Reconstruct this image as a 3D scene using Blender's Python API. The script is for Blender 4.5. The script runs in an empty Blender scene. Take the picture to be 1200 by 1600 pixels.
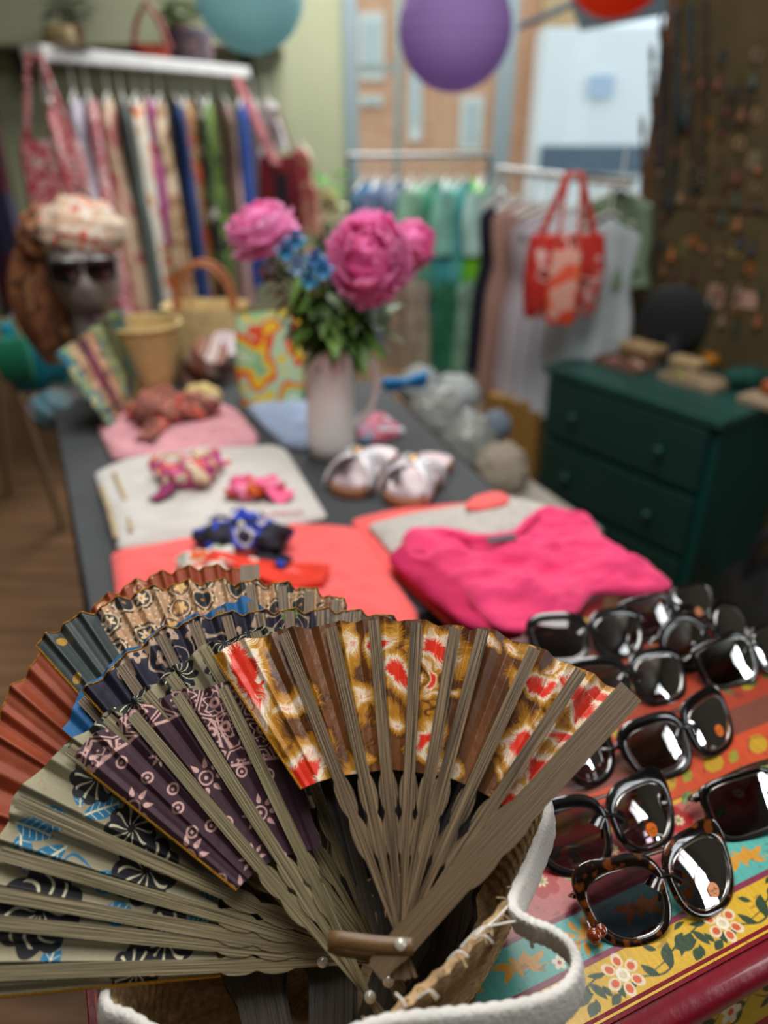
import bpy, bmesh, math, random
import numpy as np
from mathutils import Vector, Matrix

# ------------------------------------------------------------------ camera
SC = bpy.context.scene
COL = SC.collection
PI = math.pi
F, TH, CAMZ = 1155.6, math.radians(28), 1.45
camd = bpy.data.cameras.new('camera'); cam = bpy.data.objects.new('camera', camd); COL.objects.link(cam)
cam.location = (0, 0, CAMZ); cam.rotation_euler = (PI/2 - TH, 0, 0)
camd.sensor_fit = 'VERTICAL'; camd.sensor_height = 36; camd.lens = 26
camd.clip_start = 0.02; camd.clip_end = 200
camd.dof.use_dof = True; camd.dof.focus_distance = 0.485; camd.dof.aperture_fstop = 2.9
SC.camera = cam
# ------------------------------------------------------------------ light
W = bpy.data.worlds.new('sky'); SC.world = W; W.use_nodes = True
bgn = W.node_tree.nodes['Background']
bgn.inputs[0].default_value = (0.80, 0.90, 1.0, 1); bgn.inputs[1].default_value = 1.35
def area(name, loc, rot, sx, sy, power, col=(1, 1, 1)):
    l = bpy.data.lights.new(name, 'AREA'); l.shape = 'RECTANGLE'; l.size = sx; l.size_y = sy
    l.energy = power; l.color = col
    o = bpy.data.objects.new(name, l); COL.objects.link(o); o.location = loc; o.rotation_euler = rot
    return o
area('overhead_fill_light', (0.0, .9, 2.93), (0, 0, 0), 1.3, 1.8, 52, (1, .98, .95))  # added soft fill from above for fans and table; ceiling has no opening
area('rear_fill_light', (-.1, 4.1, 2.93), (0, 0, 0), 1.2, .8, 44, (1, .96, .9))  # added fill that brightens the back wall, no ceiling fixture there
area('front_window_daylight', (1.1, 5.05, 2.62), (math.radians(-62), 0, 0), 2.4, .6, 70, (.9, .96, 1))
area('assumed_side_window_light', (2.60, -.62, 1.95), (math.radians(90), 0, math.radians(66)), .46, 1.7, 17, (.93, .97, 1))  # added area light for the lens reflections; assumed window, wall_right has no opening
SC.view_settings.view_transform = 'Standard'; SC.view_settings.look = 'None'
SC.view_settings.gamma = 1; SC.view_settings.use_curve_mapping = False
SC.view_settings.exposure = 0.12

# ------------------------------------------------------------------ geometry helpers
cT, sT = math.cos(TH), math.sin(TH)
def ray(x, y):
    u = (x-600)/F; v = (y-800)/F
    return Vector((u, cT - v*sT, -sT - v*cT))
CAM = Vector((0, 0, CAMZ))
def at_d(x, y, d): return CAM + ray(x, y)*d
def at_z(x, y, z):
    r = ray(x, y); return CAM + r*((z-CAMZ)/r.z)
def at_Y(x, y, Y):
    r = ray(x, y); return CAM + r*(Y/r.y)
ZC, ZT, ZG = 0.935, 0.85, 0.72        # painted chest, grey table, green chest tops
A0 = math.radians(24)
E1 = Vector((math.cos(A0), math.sin(A0), 0)); E2 = Vector((-math.sin(A0), math.cos(A0), 0))
def ab(x, y, z=ZC):
    p = at_z(x, y, z); return p.dot(E1), p.dot(E2)

def lin(h):
    if isinstance(h, str):
        c = [int(h[i:i+2], 16)/255 for i in (1, 3, 5)]
    else: c = h
    return tuple((v/12.92 if v <= .04045 else ((v+.055)/1.055)**2.4) for v in c)

# ------------------------------------------------------------------ numpy noise
def _h(i, j, s):
    n = np.sin(i*127.1 + j*311.7 + s*74.7)*43758.5453
    return n - np.floor(n)
def vn(x, y, s=0):
    xi = np.floor(x); yi = np.floor(y); fx = x-xi; fy = y-yi
    fx = fx*fx*(3-2*fx); fy = fy*fy*(3-2*fy)
    return (_h(xi, yi, s)*(1-fx)+_h(xi+1, yi, s)*fx)*(1-fy) + (_h(xi, yi+1, s)*(1-fx)+_h(xi+1, yi+1, s)*fx)*fy
def fbm(x, y, s=0, o=3):
    t = 0; a = .5
    for k in range(o): t = t + a*vn(x*2**k, y*2**k, s+k); a *= .5
    return t/(1-.5**o)
def worley(x, y, s=0):
    xi = np.floor(x); yi = np.floor(y); d1 = np.full(x.shape, 9.); d2 = d1.copy(); an = np.zeros(x.shape); idc = np.zeros(x.shape)
    for i in (-1, 0, 1):
        for j in (-1, 0, 1):
            cx = xi+i; cy = yi+j; px = cx+.5+.7*(_h(cx, cy, s)-.5); py = cy+.5+.7*(_h(cx, cy, s+5)-.5)
            dx = x-px; dy = y-py; d = np.hypot(dx, dy)
            new = d < d1
            d2 = np.where(new, d1, np.minimum(d2, d)); an = np.where(new, np.arctan2(dy, dx), an); idc = np.where(new, _h(cx, cy, s+9), idc)
            d1 = np.where(new, d, d1)
    return d1, d2, an, idc

class Canvas:
    """albedo pattern of a surface, evaluated at points x, y"""
    def __init__(s, x, y, base, aa=.0003):
        s.x = x; s.y = y; s.aa = aa; s.c = np.zeros(x.shape+(3,)); s.c[...] = lin(base)
    def put(s, m, col):
        m = np.clip(m, 0, 1)[..., None]; s.c = s.c*(1-m)+np.array(lin(col))*m
    def edge(s, d): return np.clip(d/s.aa+.5, 0, 1)
    def ell(s, cx, cy, a, b, ang, col):
        dx = s.x-cx; dy = s.y-cy; c, q = math.cos(ang), math.sin(ang)
        u = dx*c+dy*q; v = -dx*q+dy*c
        s.put(s.edge((1-np.hypot(u/a, v/b))*min(a, b)), col)
    def ring(s, cx, cy, r, w, col):
        s.put(s.edge(w/2-np.abs(np.hypot(s.x-cx, s.y-cy)-r)), col)
    def leaf(s, cx, cy, ang, L, w, col, bend=0., vein=None, tip=1.0):
        dx = s.x-cx; dy = s.y-cy; c, q = math.cos(ang), math.sin(ang)
        u = (dx*c+dy*q)/L; v = -dx*q+dy*c - bend*L*(u*(1-u))
        uu = np.clip(u, 0, 1); prof = w/2*np.sin(PI*uu**tip)
        m = np.where((u > 0) & (u < 1), s.edge(prof-np.abs(v)), 0)
        s.put(m, col)
        if vein:
            vv = s.edge(w*.05-np.abs(v)); side = s.edge(w*.035-np.abs((np.abs(v)-(((u*6) % 1)-.2)*w*.5)))
            s.put(m*np.maximum(vv, side*.8)*(u < .93), vein)
    def stroke(s, pts, w, col, taper=True):
        P = []
        for i in range(len(pts)-1):
            p0 = pts[max(i-1, 0)]; p1 = pts[i]; p2 = pts[i+1]; p3 = pts[min(i+2, len(pts)-1)]
            for k in range(5):
                t = k/5
                P.append(tuple(.5*((2*p1[a])+(-p0[a]+p2[a])*t+(2*p0[a]-5*p1[a]+4*p2[a]-p3[a])*t*t+(-p0[a]+3*p1[a]-3*p2[a]+p3[a])*t**3) for a in (0, 1)))
        P.append(pts[-1]); n = len(P)-1; best = np.full(s.x.shape, -1.)
        for i in range(n):
            (x0, y0), (x1, y1) = P[i], P[i+1]; dx, dy = x1-x0, y1-y0; L2 = dx*dx+dy*dy+1e-12
            t = np.clip(((s.x-x0)*dx+(s.y-y0)*dy)/L2, 0, 1); d = np.hypot(s.x-x0-t*dx, s.y-y0-t*dy)
            g = (i+t)/n; ww = w/2*((np.sin(PI*np.clip(g, .03, .97))**.7) if taper else 1)
            best = np.maximum(best, s.edge(ww-d))
        s.put(best, col)

# ------------------------------------------------------------------ mesh builder
class MB:
    def __init__(s): s.v = []; s.f = []; s.uv = {}; s.mi = []
    def add(s, vs, fs):
        o = len(s.v); s.v += [tuple(v) for v in vs]; s.f += [tuple(i+o for i in f) for f in fs]; return o
    def box(s, c, sz, R=None):
        hx, hy, hz = sz[0]/2, sz[1]/2, sz[2]/2; c = Vector(c)
        vs = [Vector((x, y, z)) for x in (-hx, hx) for y in (-hy, hy) for z in (-hz, hz)]
        if R is not None: vs = [R @ v for v in vs]
        s.add([c+v for v in vs], [(0, 1, 3, 2), (4, 6, 7, 5), (0, 4, 5, 1), (2, 3, 7, 6), (0, 2, 6, 4), (1, 5, 7, 3)]); return s
    def prism(s, poly, z0, z1):
        n = len(poly)
        s.add([(p[0], p[1], z0) for p in poly]+[(p[0], p[1], z1) for p in poly],
              [tuple(range(n))[::-1], tuple(range(n, 2*n))]+[(i, (i+1) % n, n+(i+1) % n, n+i) for i in range(n)]); return s
    def tube(s, pts, r, seg=8, closed=False, flat=None):
        pts = [Vector(p) for p in pts]; n = len(pts); rs = r if isinstance(r, (list, tuple)) else [r]*n
        up = Vector((0, 0, 1)); vs = []; prevN = None
        for i, p in enumerate(pts):
            a = pts[(i-1) % n] if (closed or i > 0) else p; b = pts[(i+1) % n] if (closed or i < n-1) else p
            t = (b-a).normalized()
            if prevN is None:
                N = t.cross(up);  N = N if N.length > .1 else t.cross(Vector((1, 0, 0)))
            else: N = prevN - t*prevN.dot(t)
            N.normalize(); prevN = N; B = t.cross(N)
            for k in range(seg):
                an = 2*PI*k/seg; x, y = math.cos(an)*rs[i], math.sin(an)*rs[i]
                if flat: y *= flat
                vs.append(p+N*x+B*y)
        fs = []
        m = n if closed else n-1
        for i in range(m):
            for k in range(seg):
                j = (i+1) % n; fs.append((i*seg+k, i*seg+(k+1) % seg, j*seg+(k+1) % seg, j*seg+k))
        if not closed: fs += [tuple(range(seg))[::-1], tuple((n-1)*seg+k for k in range(seg))]
        s.add(vs, fs); return s
    def lathe(s, c, prof, seg=32, rfn=None, cap=True, axis=None):
        c = Vector(c); vs = []; n = len(prof)
        for r, z in prof:
            for k in range(seg):
                an = 2*PI*k/seg; rr = r*(rfn(an, z) if rfn else 1); v = Vector((rr*math.cos(an), rr*math.sin(an), z))
                vs.append(c+(axis @ v if axis is not None else v))
        fs = [(i*seg+k, i*seg+(k+1) % seg, (i+1)*seg+(k+1) % seg, (i+1)*seg+k) for i in range(n-1) for k in range(seg)]
        if cap: fs += [tuple(range(seg))[::-1], tuple((n-1)*seg+k for k in range(seg))]
        s.add(vs, fs); return s
    def ball(s, c, r, su=20, sv=12, fn=None, R=None):
        c = Vector(c); vs = []; rr = r if isinstance(r, (tuple, list)) else (r, r, r)
        for i in range(sv+1):
            ph = PI*i/sv
            for k in range(su):
                an = 2*PI*k/su; d = Vector((math.sin(ph)*math.cos(an), math.sin(ph)*math.sin(an), math.cos(ph)))
                m = fn(d) if fn else 1; q = Vector((d.x*rr[0], d.y*rr[1], d.z*rr[2]))*m
                vs.append(c+(R @ q if R is not None else q))
        s.add(vs, [(i*su+k, (i+1)*su+k, (i+1)*su+(k+1) % su, i*su+(k+1) % su) for i in range(sv) for k in range(su)]); return s
    def sheet(s, rows):
        n = len(rows); m = len(rows[0]); s.add([p for r in rows for p in r], [(i*m+k, i*m+k+1, (i+1)*m+k+1, (i+1)*m+k) for i in range(n-1) for k in range(m-1)]); return s
    def build(s, name, mat, parent=None, smooth=35, solid=0, weld=False, uv=None, bevel=0):
        me = bpy.data.meshes.new(name); off = wloc(parent)
        me.from_pydata([(v[0]-off[0], v[1]-off[1], v[2]-off[2]) for v in s.v], [], s.f)
        if weld:
            bm = bmesh.new(); bm.from_mesh(me); bmesh.ops.remove_doubles(bm, verts=bm.verts, dist=1e-6); bm.to_mesh(me); bm.free()
        me.materials.append(mat)
        if uv:
            L = me.uv_layers.new(name='UVMap')
            vi = np.zeros(len(me.loops), int); me.loops.foreach_get('vertex_index', vi)
            L.data.foreach_set('uv', np.array(uv, float)[vi].ravel())
        o = bpy.data.objects.new(name, me); COL.objects.link(o); o.parent = parent
        if smooth:
            me.polygons.foreach_set('use_smooth', [True]*len(me.polygons)); me.set_sharp_from_angle(angle=math.radians(smooth))
        me.update()
        if bevel:
            b = o.modifiers.new('bevel', 'BEVEL'); b.width = bevel; b.segments = 2; b.limit_method = 'ANGLE'
        if solid:
            m = o.modifiers.new('solid', 'SOLIDIFY'); m.thickness = solid; m.offset = 0
        return o
def wloc(p):
    v = Vector((0, 0, 0))
    while p is not None: v = v+p.location; p = p.parent
    return v
def grid_np(name, P, mat, parent=None, col=None, wrap_u=False, solid=0, smooth=40):
    """P: (n, m, 3) array of points, col (n, m, 3)"""
    n, m = P.shape[:2]; off = np.array(wloc(parent)); V = (P-off).reshape(-1, 3)
    I = np.arange(n*m).reshape(n, m)
    if wrap_u: I = np.concatenate([I, I[:1]], 0)
    q = np.stack([I[:-1, :-1], I[1:, :-1], I[1:, 1:], I[:-1, 1:]], -1).reshape(-1, 4)
    me = bpy.data.meshes.new(name); me.vertices.add(len(V)); me.vertices.foreach_set('co', V.ravel().astype(np.float32))
    me.loops.add(q.size); me.loops.foreach_set('vertex_index', q.ravel().astype(np.int32))
    me.polygons.add(len(q)); me.polygons.foreach_set('loop_start', np.arange(0, q.size, 4, dtype=np.int32))
    me.update(calc_edges=True); me.materials.append(mat)
    if col is not None:
        a = me.color_attributes.new('Col', 'FLOAT_COLOR', 'POINT'); C = np.ones((len(V), 4), np.float32); C[:, :3] = col.reshape(-1, 3)
        a.data.foreach_set('color', C.ravel())
    if smooth:
        me.polygons.foreach_set('use_smooth', [True]*len(q))
        if smooth < 90: me.set_sharp_from_angle(angle=math.radians(smooth))
    o = bpy.data.objects.new(name, me); COL.objects.link(o); o.parent = parent
    if solid:
        md = o.modifiers.new('solid', 'SOLIDIFY'); md.thickness = solid; md.offset = 0
    return o
def tag(o, label, cat, group=None, kind=None):
    if label: o['label'] = label
    if cat: o['category'] = cat
    if group: o['group'] = group
    if kind: o['kind'] = kind
    return o
def thing(name, label, cat, loc, group=None):
    o = bpy.data.objects.new(name, None); COL.objects.link(o); o.location = loc; o.empty_display_size = .02
    return tag(o, label, cat, group)
def struct(o): o['kind'] = 'structure'; return o

# ------------------------------------------------------------------ materials
MC = {}
def base_mat(name):
    m = bpy.data.materials.new(name); m.use_nodes = True
    return m, m.node_tree.nodes, m.node_tree.links, m.node_tree.nodes['Principled BSDF']
def add_bump(nt, lk, b, scale, strength, coord='Object', stretch=None, dist=.002):
    tc = nt.new('ShaderNodeTexCoord'); nz = nt.new('ShaderNodeTexNoise'); nz.inputs['Scale'].default_value = scale; nz.inputs['Detail'].default_value = 3
    src = tc.outputs[coord]
    if stretch:
        mp = nt.new('ShaderNodeMapping'); mp.inputs['Scale'].default_value = stretch; lk.new(src, mp.inputs[0]); src = mp.outputs[0]
    lk.new(src, nz.inputs['Vector']); bp = nt.new('ShaderNodeBump'); bp.inputs['Strength'].default_value = strength; bp.inputs['Distance'].default_value = dist
    lk.new(nz.outputs[0], bp.inputs['Height']); lk.new(bp.outputs[0], b.inputs['Normal'])
def mat(col, rough=.7, metal=0, var=.12, scale=30, bump=0, bscale=120, stretch=None, coat=0, trans=0, sheen=0, spec=.5, alpha=None, coord='Object'):
    key = (str(col), rough, metal, var, scale, bump, bscale, stretch, coat, trans, sheen, spec, alpha, coord)
    if key in MC: return MC[key]
    m, nt, lk, b = base_mat('surface'); c = lin(col)
    tc = nt.new('ShaderNodeTexCoord'); nz = nt.new('ShaderNodeTexNoise'); nz.inputs['Scale'].default_value = scale; nz.inputs['Detail'].default_value = 4
    src = tc.outputs[coord]
    if stretch:
        mp = nt.new('ShaderNodeMapping'); mp.inputs['Scale'].default_value = stretch; lk.new(src, mp.inputs[0]); src = mp.outputs[0]
    lk.new(src, nz.inputs['Vector'])
    cr = nt.new('ShaderNodeValToRGB'); cr.color_ramp.elements[0].position = .3; cr.color_ramp.elements[1].position = .7
    cr.color_ramp.elements[0].color = tuple(v*(1-var) for v in c)+(1,); cr.color_ramp.elements[1].color = tuple(min(1, v*(1+var)) for v in c)+(1,)
    lk.new(nz.outputs[0], cr.inputs[0]); lk.new(cr.outputs[0], b.inputs['Base Color'])
    b.inputs['Roughness'].default_value = rough; b.inputs['Metallic'].default_value = metal; b.inputs['Coat Weight'].default_value = coat
    b.inputs['Coat Roughness'].default_value = .08
    b.inputs['Transmission Weight'].default_value = trans; b.inputs['Sheen Weight'].default_value = sheen; b.inputs['Specular IOR Level'].default_value = spec
    if alpha is not None: b.inputs['Alpha'].default_value = alpha
    if bump: add_bump(nt, lk, b, bscale, bump, coord, stretch)
    MC[key] = m; return m
def pal(cols, scale=40, kind='noise', rough=.75, stretch=None, seed=0, bump=0, coord='Object'):
    key = ('pal', tuple(cols), scale, kind, rough, stretch, seed, bump)
    if key in MC: return MC[key]
    m, nt, lk, b = base_mat('print'); tc = nt.new('ShaderNodeTexCoord'); mp = nt.new('ShaderNodeMapping')
    mp.inputs['Location'].default_value = (seed*3.1, seed*1.7, seed*.9)
    if stretch: mp.inputs['Scale'].default_value = stretch
    lk.new(tc.outputs[coord], mp.inputs[0])
    if kind == 'vor':
        t = nt.new('ShaderNodeTexVoronoi'); t.inputs['Scale'].default_value = scale; out = t.outputs['Color']
        sp = nt.new('ShaderNodeSeparateColor'); lk.new(out, sp.inputs[0]); out = sp.outputs[0]
    elif kind == 'wave':
        t = nt.new('ShaderNodeTexWave'); t.inputs['Scale'].default_value = scale; t.inputs['Distortion'].default_value = 1.5; out = t.outputs['Fac']
    else:
        t = nt.new('ShaderNodeTexNoise'); t.inputs['Scale'].default_value = scale; t.inputs['Detail'].default_value = 1.5; out = t.outputs[0]
    lk.new(mp.outputs[0], t.inputs['Vector'])
    cr = nt.new('ShaderNodeValToRGB'); cr.color_ramp.interpolation = 'CONSTANT'; els = cr.color_ramp.elements; n = len(cols)
    while len(els) < n: els.new(.5)
    lo, hi = (0, 1) if kind != 'noise' else (.33, .68)
    for i, c in enumerate(cols):
        els[i].position = 0 if i == 0 else lo+(hi-lo)*i/n; els[i].color = lin(c)+(1,)
    lk.new(out, cr.inputs[0]); lk.new(cr.outputs[0], b.inputs['Base Color']); b.inputs['Roughness'].default_value = rough
    if bump: add_bump(nt, lk, b, 60, bump)
    MC[key] = m; return m
def vmat(name, rough=.6, bump=.3, bscale=900, sheen=0, coat=0, spec=.5, grain=.18, gstretch=None, gscale=600):
    m, nt, lk, b = base_mat(name); at = nt.new('ShaderNodeAttribute'); at.attribute_name = 'Col'
    tc = nt.new('ShaderNodeTexCoord'); nz = nt.new('ShaderNodeTexNoise'); nz.inputs['Scale'].default_value = gscale; nz.inputs['Detail'].default_value = 2
    src = tc.outputs['Object']
    if gstretch:
        mp = nt.new('ShaderNodeMapping'); mp.inputs['Rotation'].default_value = (0, 0, -A0); mp.inputs['Scale'].default_value = gstretch; lk.new(src, mp.inputs[0]); src = mp.outputs[0]
    lk.new(src, nz.inputs['Vector'])
    mr = nt.new('ShaderNodeMapRange'); mr.inputs['From Min'].default_value = .3; mr.inputs['From Max'].default_value = .7
    mr.inputs['To Min'].default_value = 1-grain; mr.inputs['To Max'].default_value = 1+grain; lk.new(nz.outputs[0], mr.inputs[0])
    mx = nt.new('ShaderNodeVectorMath'); mx.operation = 'SCALE'; lk.new(at.outputs['Color'], mx.inputs[0]); lk.new(mr.outputs[0], mx.inputs['Scale'])
    lk.new(mx.outputs[0], b.inputs['Base Color']); b.inputs['Roughness'].default_value = rough; b.inputs['Sheen Weight'].default_value = sheen
    b.inputs['Coat Weight'].default_value = coat; b.inputs['Coat Roughness'].default_value = .15; b.inputs['Specular IOR Level'].default_value = spec
    if bump: add_bump(nt, lk, b, bscale, bump, dist=.0005)
    return m
def rib_mat(c1, c2):
    m, nt, lk, b = base_mat('carved_wood'); uv = nt.new('ShaderNodeUVMap'); uv.uv_map = 'UVMap'
    mp = nt.new('ShaderNodeMapping'); mp.inputs['Scale'].default_value = (1500, 14, 1); lk.new(uv.outputs[0], mp.inputs[0])
    nz = nt.new('ShaderNodeTexNoise'); nz.inputs['Scale'].default_value = 1; nz.inputs['Detail'].default_value = 3; lk.new(mp.outputs[0], nz.inputs['Vector'])
    cr = nt.new('ShaderNodeValToRGB'); cr.color_ramp.elements[0].position = .38; cr.color_ramp.elements[1].position = .62
    cr.color_ramp.elements[0].color = lin(c1)+(1,); cr.color_ramp.elements[1].color = lin(c2)+(1,)
    lk.new(nz.outputs[0], cr.inputs[0]); lk.new(cr.outputs[0], b.inputs['Base Color']); b.inputs['Roughness'].default_value = .42
    bp = nt.new('ShaderNodeBump'); bp.inputs['Strength'].default_value = .8; bp.inputs['Distance'].default_value = .0006; lk.new(nz.outputs[0], bp.inputs['Height']); lk.new(bp.outputs[0], b.inputs['Normal'])
    return m
def lens_mat(tint, refl=.5):
    m, nt, lk, b = base_mat('tinted_lens'); nt.remove(b); out = nt['Material Output']
    tr = nt.new('ShaderNodeBsdfTransparent'); tr.inputs[0].default_value = lin(tint)+(1,)
    gl = nt.new('ShaderNodeBsdfGlossy'); gl.inputs['Roughness'].default_value = .015; gl.inputs[0].default_value = (1, 1, 1, 1)
    nz = nt.new('ShaderNodeTexNoise'); nz.inputs['Scale'].default_value = 40
    fr = nt.new('ShaderNodeFresnel'); fr.inputs[0].default_value = 1.62; ad = nt.new('ShaderNodeMath'); ad.operation = 'MULTIPLY_ADD'
    lk.new(nz.outputs[0], ad.inputs[0]); ad.inputs[1].default_value = .02; lk.new(fr.outputs[0], ad.inputs[2])
    mx = nt.new('ShaderNodeMixShader'); lk.new(ad.outputs[0], mx.inputs[0]); lk.new(tr.outputs[0], mx.inputs[1]); lk.new(gl.outputs[0], mx.inputs[2]); lk.new(mx.outputs[0], out.inputs[0])
    return m
BLACK = mat('#0c0b0d', .12, var=.3, coat=1)
GOLDT = mat('#c08a2a', .35, metal=.8, var=.5, scale=1500, bump=.8, bscale=1800)
WHITE = mat('#dcdcd8', .5)
rnd = random.Random(7)
#SECTION_STRUCTURE
# ================================================================== STRUCTURE
def wallbox(name, x0, x1, y0, y1, z0, z1, m):
    return struct(MB().box(((x0+x1)/2, (y0+y1)/2, (z0+z1)/2), (x1-x0, y1-y0, z1-z0)).build(name, m, smooth=0))
FLOORM = mat('#7a5a40', .45, var=.5, scale=3.5, stretch=(.6, 9, 1), bump=.2, bscale=8)
WALLG = mat('#b9c0a2', .9, var=.04, scale=3)
FRAME = mat('#8fa3ab', .5, var=.05)
CEIL = mat('#cfcfc6', .9, var=.03)
wallbox('floor', -2.6, 3.2, -2.4, 5.3, -.05, 0, FLOORM)
wallbox('ceiling', -2.6, 3.2, -2.4, 5.3, 3.0, 3.06, CEIL)
wallbox('wall_left', -2.45, -2.4, -2.4, 5.3, 0, 3.0, mat('#4c4a38', .9, var=.1, scale=2))
wallbox('wall_rear', -2.4, 2.8, -2.4, -2.35, 0, 3.0, mat('#3a342c', .9))
wallbox('wall_right', 2.8, 2.85, -2.4, 5.3, 0, 3.0, mat('#38332c', .9))
YB = 5.2
wb = MB()
wb.box(((-2.4-.24)/2, YB+.05, 1.5), (2.16, .1, 3.0)); wb.box(((-.24+2.8)/2, YB+.05, .45), (3.04, .1, .9)); wb.box((2.72, YB+.05, 1.95), (.16, .1, 2.1))
struct(wb.build('wall_back', WALLG, smooth=0))
# shop window: frame, mullions, transom, panes
wf = struct(MB().box((1.2, YB+.03, .92), (2.88, .16, .05)).box((1.2, YB+.03, 2.97), (2.88, .16, .05)).box((-.2, YB+.03, 1.95), (.08, .14, 2.1)).box((2.62, YB+.03, 1.95), (.08, .14, 2.1)).build('window_1', FRAME, smooth=0))
mb = MB(); mb.box((.085, YB+.03, 1.95), (.045, .08, 2.05)); mb.build('window_mullion', mat('#84928f', .5), wf, smooth=0)
mb = MB(); mb.box((.74, YB+.03, 1.95), (.10, .12, 2.05)); mb.build('window_mullion', FRAME, wf, smooth=0)
mb = MB(); mb.box((-.03, YB+.03, 1.72), (.3, .06, .04)); mb.build('glazing_bar', mat('#84928f', .5), wf, smooth=0)
mb = MB(); mb.box((.30, YB+.03, .99), (.86, .06, .06)); mb.build('window_sill', mat('#8b9690', .5), wf, smooth=0)
gm, gnt, glk, gb = base_mat('window_glass'); gnt.remove(gb)
g1 = gnt.new('ShaderNodeBsdfTransparent'); g1.inputs[0].default_value = (.95, .98, .97, 1); g2 = gnt.new('ShaderNodeBsdfGlossy'); g2.inputs['Roughness'].default_value = .02
g3 = gnt.new('ShaderNodeMixShader'); g4 = gnt.new('ShaderNodeFresnel'); g4.inputs[0].default_value = 1.15
glk.new(g4.outputs[0], g3.inputs[0]); glk.new(g1.outputs[0], g3.inputs[1]); glk.new(g2.outputs[0], g3.inputs[2]); glk.new(g3.outputs[0], gnt['Material Output'].inputs[0])
for x0, x1 in ((-.16, .0625), (.1075, .69), (.79, 2.58)):
    MB().box(((x0+x1)/2, YB+.03, 1.95), (x1-x0, .006, 2.02)).build('window_pane', gm, wf, smooth=0)
# assumed side window behind the camera's right shoulder, added for the lenses to mirror
Rw = Matrix.Rotation(math.radians(66), 3, 'Z'); cw = Vector((2.575, -.61, 1.95))
ws = MB()
for dx in (-.25, 0.03, .25): ws.box(cw+Rw @ Vector((dx, .03, 0)), (.045, .05, 1.8), Rw)
for dz in (-.88, .1, .88): ws.box(cw+Rw @ Vector((0, .03, dz)), (.54, .05, .045), Rw)
struct(ws.build('assumed_side_window', mat('#3b3c3a', .6), smooth=0))
# street outside
wallbox('ground_street', -8, 12, 5.35, 16, -.1, -.02, mat('#8a8783', .9))
def brick():
    m, nt, lk, b = base_mat('brick'); tc = nt.new('ShaderNodeTexCoord'); mp = nt.new('ShaderNodeMapping'); mp.inputs['Rotation'].default_value = (PI/2, 0, 0)
    bk = nt.new('ShaderNodeTexBrick'); bk.inputs['Scale'].default_value = 4; bk.inputs['Color1'].default_value = lin('#dd9a74')+(1,); bk.inputs['Color2'].default_value = lin('#e6b08a')+(1,); bk.inputs['Mortar'].default_value = lin('#d9c3a8')+(1,)
    lk.new(tc.outputs['Object'], mp.inputs[0]); lk.new(mp.outputs[0], bk.inputs['Vector']); lk.new(bk.outputs[0], b.inputs['Base Color']); b.inputs['Roughness'].default_value = .9
    return m
BR = brick()
YS = 11.0
bd = thing('brick_building', 'orange brick building with white sash windows across the street, left of the white one', 'building', (0, YS, 0))
MB().box((-.4, YS+.6, 3.2), (5.6, 1.2, 6.4)).build('wall', BR, bd, smooth=0)
for i, (px0, px1, py0, py1) in enumerate([(560, 600, 20, 125), (562, 598, 150, 165), (640, 658, 20, 220), (720, 752, 150, 235), (715, 760, 30, 110)]):
    a = at_Y(px0, py0, YS-.03); b_ = at_Y(px1, py1, YS-.03)
    w = MB().box(((a.x+b_.x)/2, YS-.04, (a.z+b_.z)/2), (abs(b_.x-a.x), .1, abs(a.z-b_.z))).build('window_frame', mat('#e8e6dc', .7), bd, smooth=0)
    MB().box(((a.x+b_.x)/2, YS-.1, (a.z+b_.z)/2), (abs(b_.x-a.x)*.6, .02, abs(a.z-b_.z)*.75)).build('pane', mat('#c9d3cf', .2), w, smooth=0)
a = at_Y(803, 60, YS-.1); b_ = at_Y(838, 300, YS-.1)
MB().box(((a.x+b_.x)/2+.3, YS-.1, 2.8), (.42, .25, 5.6)).build('pilaster', mat('#c9a77c', .9), bd, smooth=0)
wh = thing('white_building', 'bright white rendered building across the street, right of the brick one', 'building', (4, 10, 0))
a = at_Y(852, 42, 10); b_ = at_Y(1090, 232, 10)
MB().box(((a.x+6.5)/2, 10.28, (a.z+.25)/2), (6.5-a.x, .55, a.z-.25)).build('wall', mat('#f4f6f4', .7, var=.02), wh, smooth=0)
MB().box(((a.x+6.5)/2, 9.97, b_.z-.12), (6.5-a.x-.15, .1, .3)).build('shopfront_band', mat('#5c6c7c', .6), wh, smooth=0)
c_ = at_Y(940, 135, 9.94); MB().box(c_, (.28, .04, .22)).build('sign_plate', mat('#b9cbe0', .5), wh, smooth=0)
# awning arm & blind seen through the pane
aw = thing('awning', 'grey blue awning with its slanting arm outside the shop window', 'awning', (1.5, YB+.4, 2.3))
p0 = at_Y(792, 50, YB+.25); p1 = at_Y(905, 2, YB+.35); p2 = at_Y(1120, 8, YB+.35)
MB().tube([p0, p1, at_Y(960, -22, YB+.4)], .02, 8).build('arm', mat('#7c8290', .5), aw)
MB().sheet([[at_Y(905, 48, YB+.6), at_Y(1100, 12, YB+.6)], [at_Y(890, -5, YB+.3), at_Y(1090, -60, YB+.3)]]).build('canopy', mat('#8d99a3', .8), aw, solid=.01)
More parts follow.
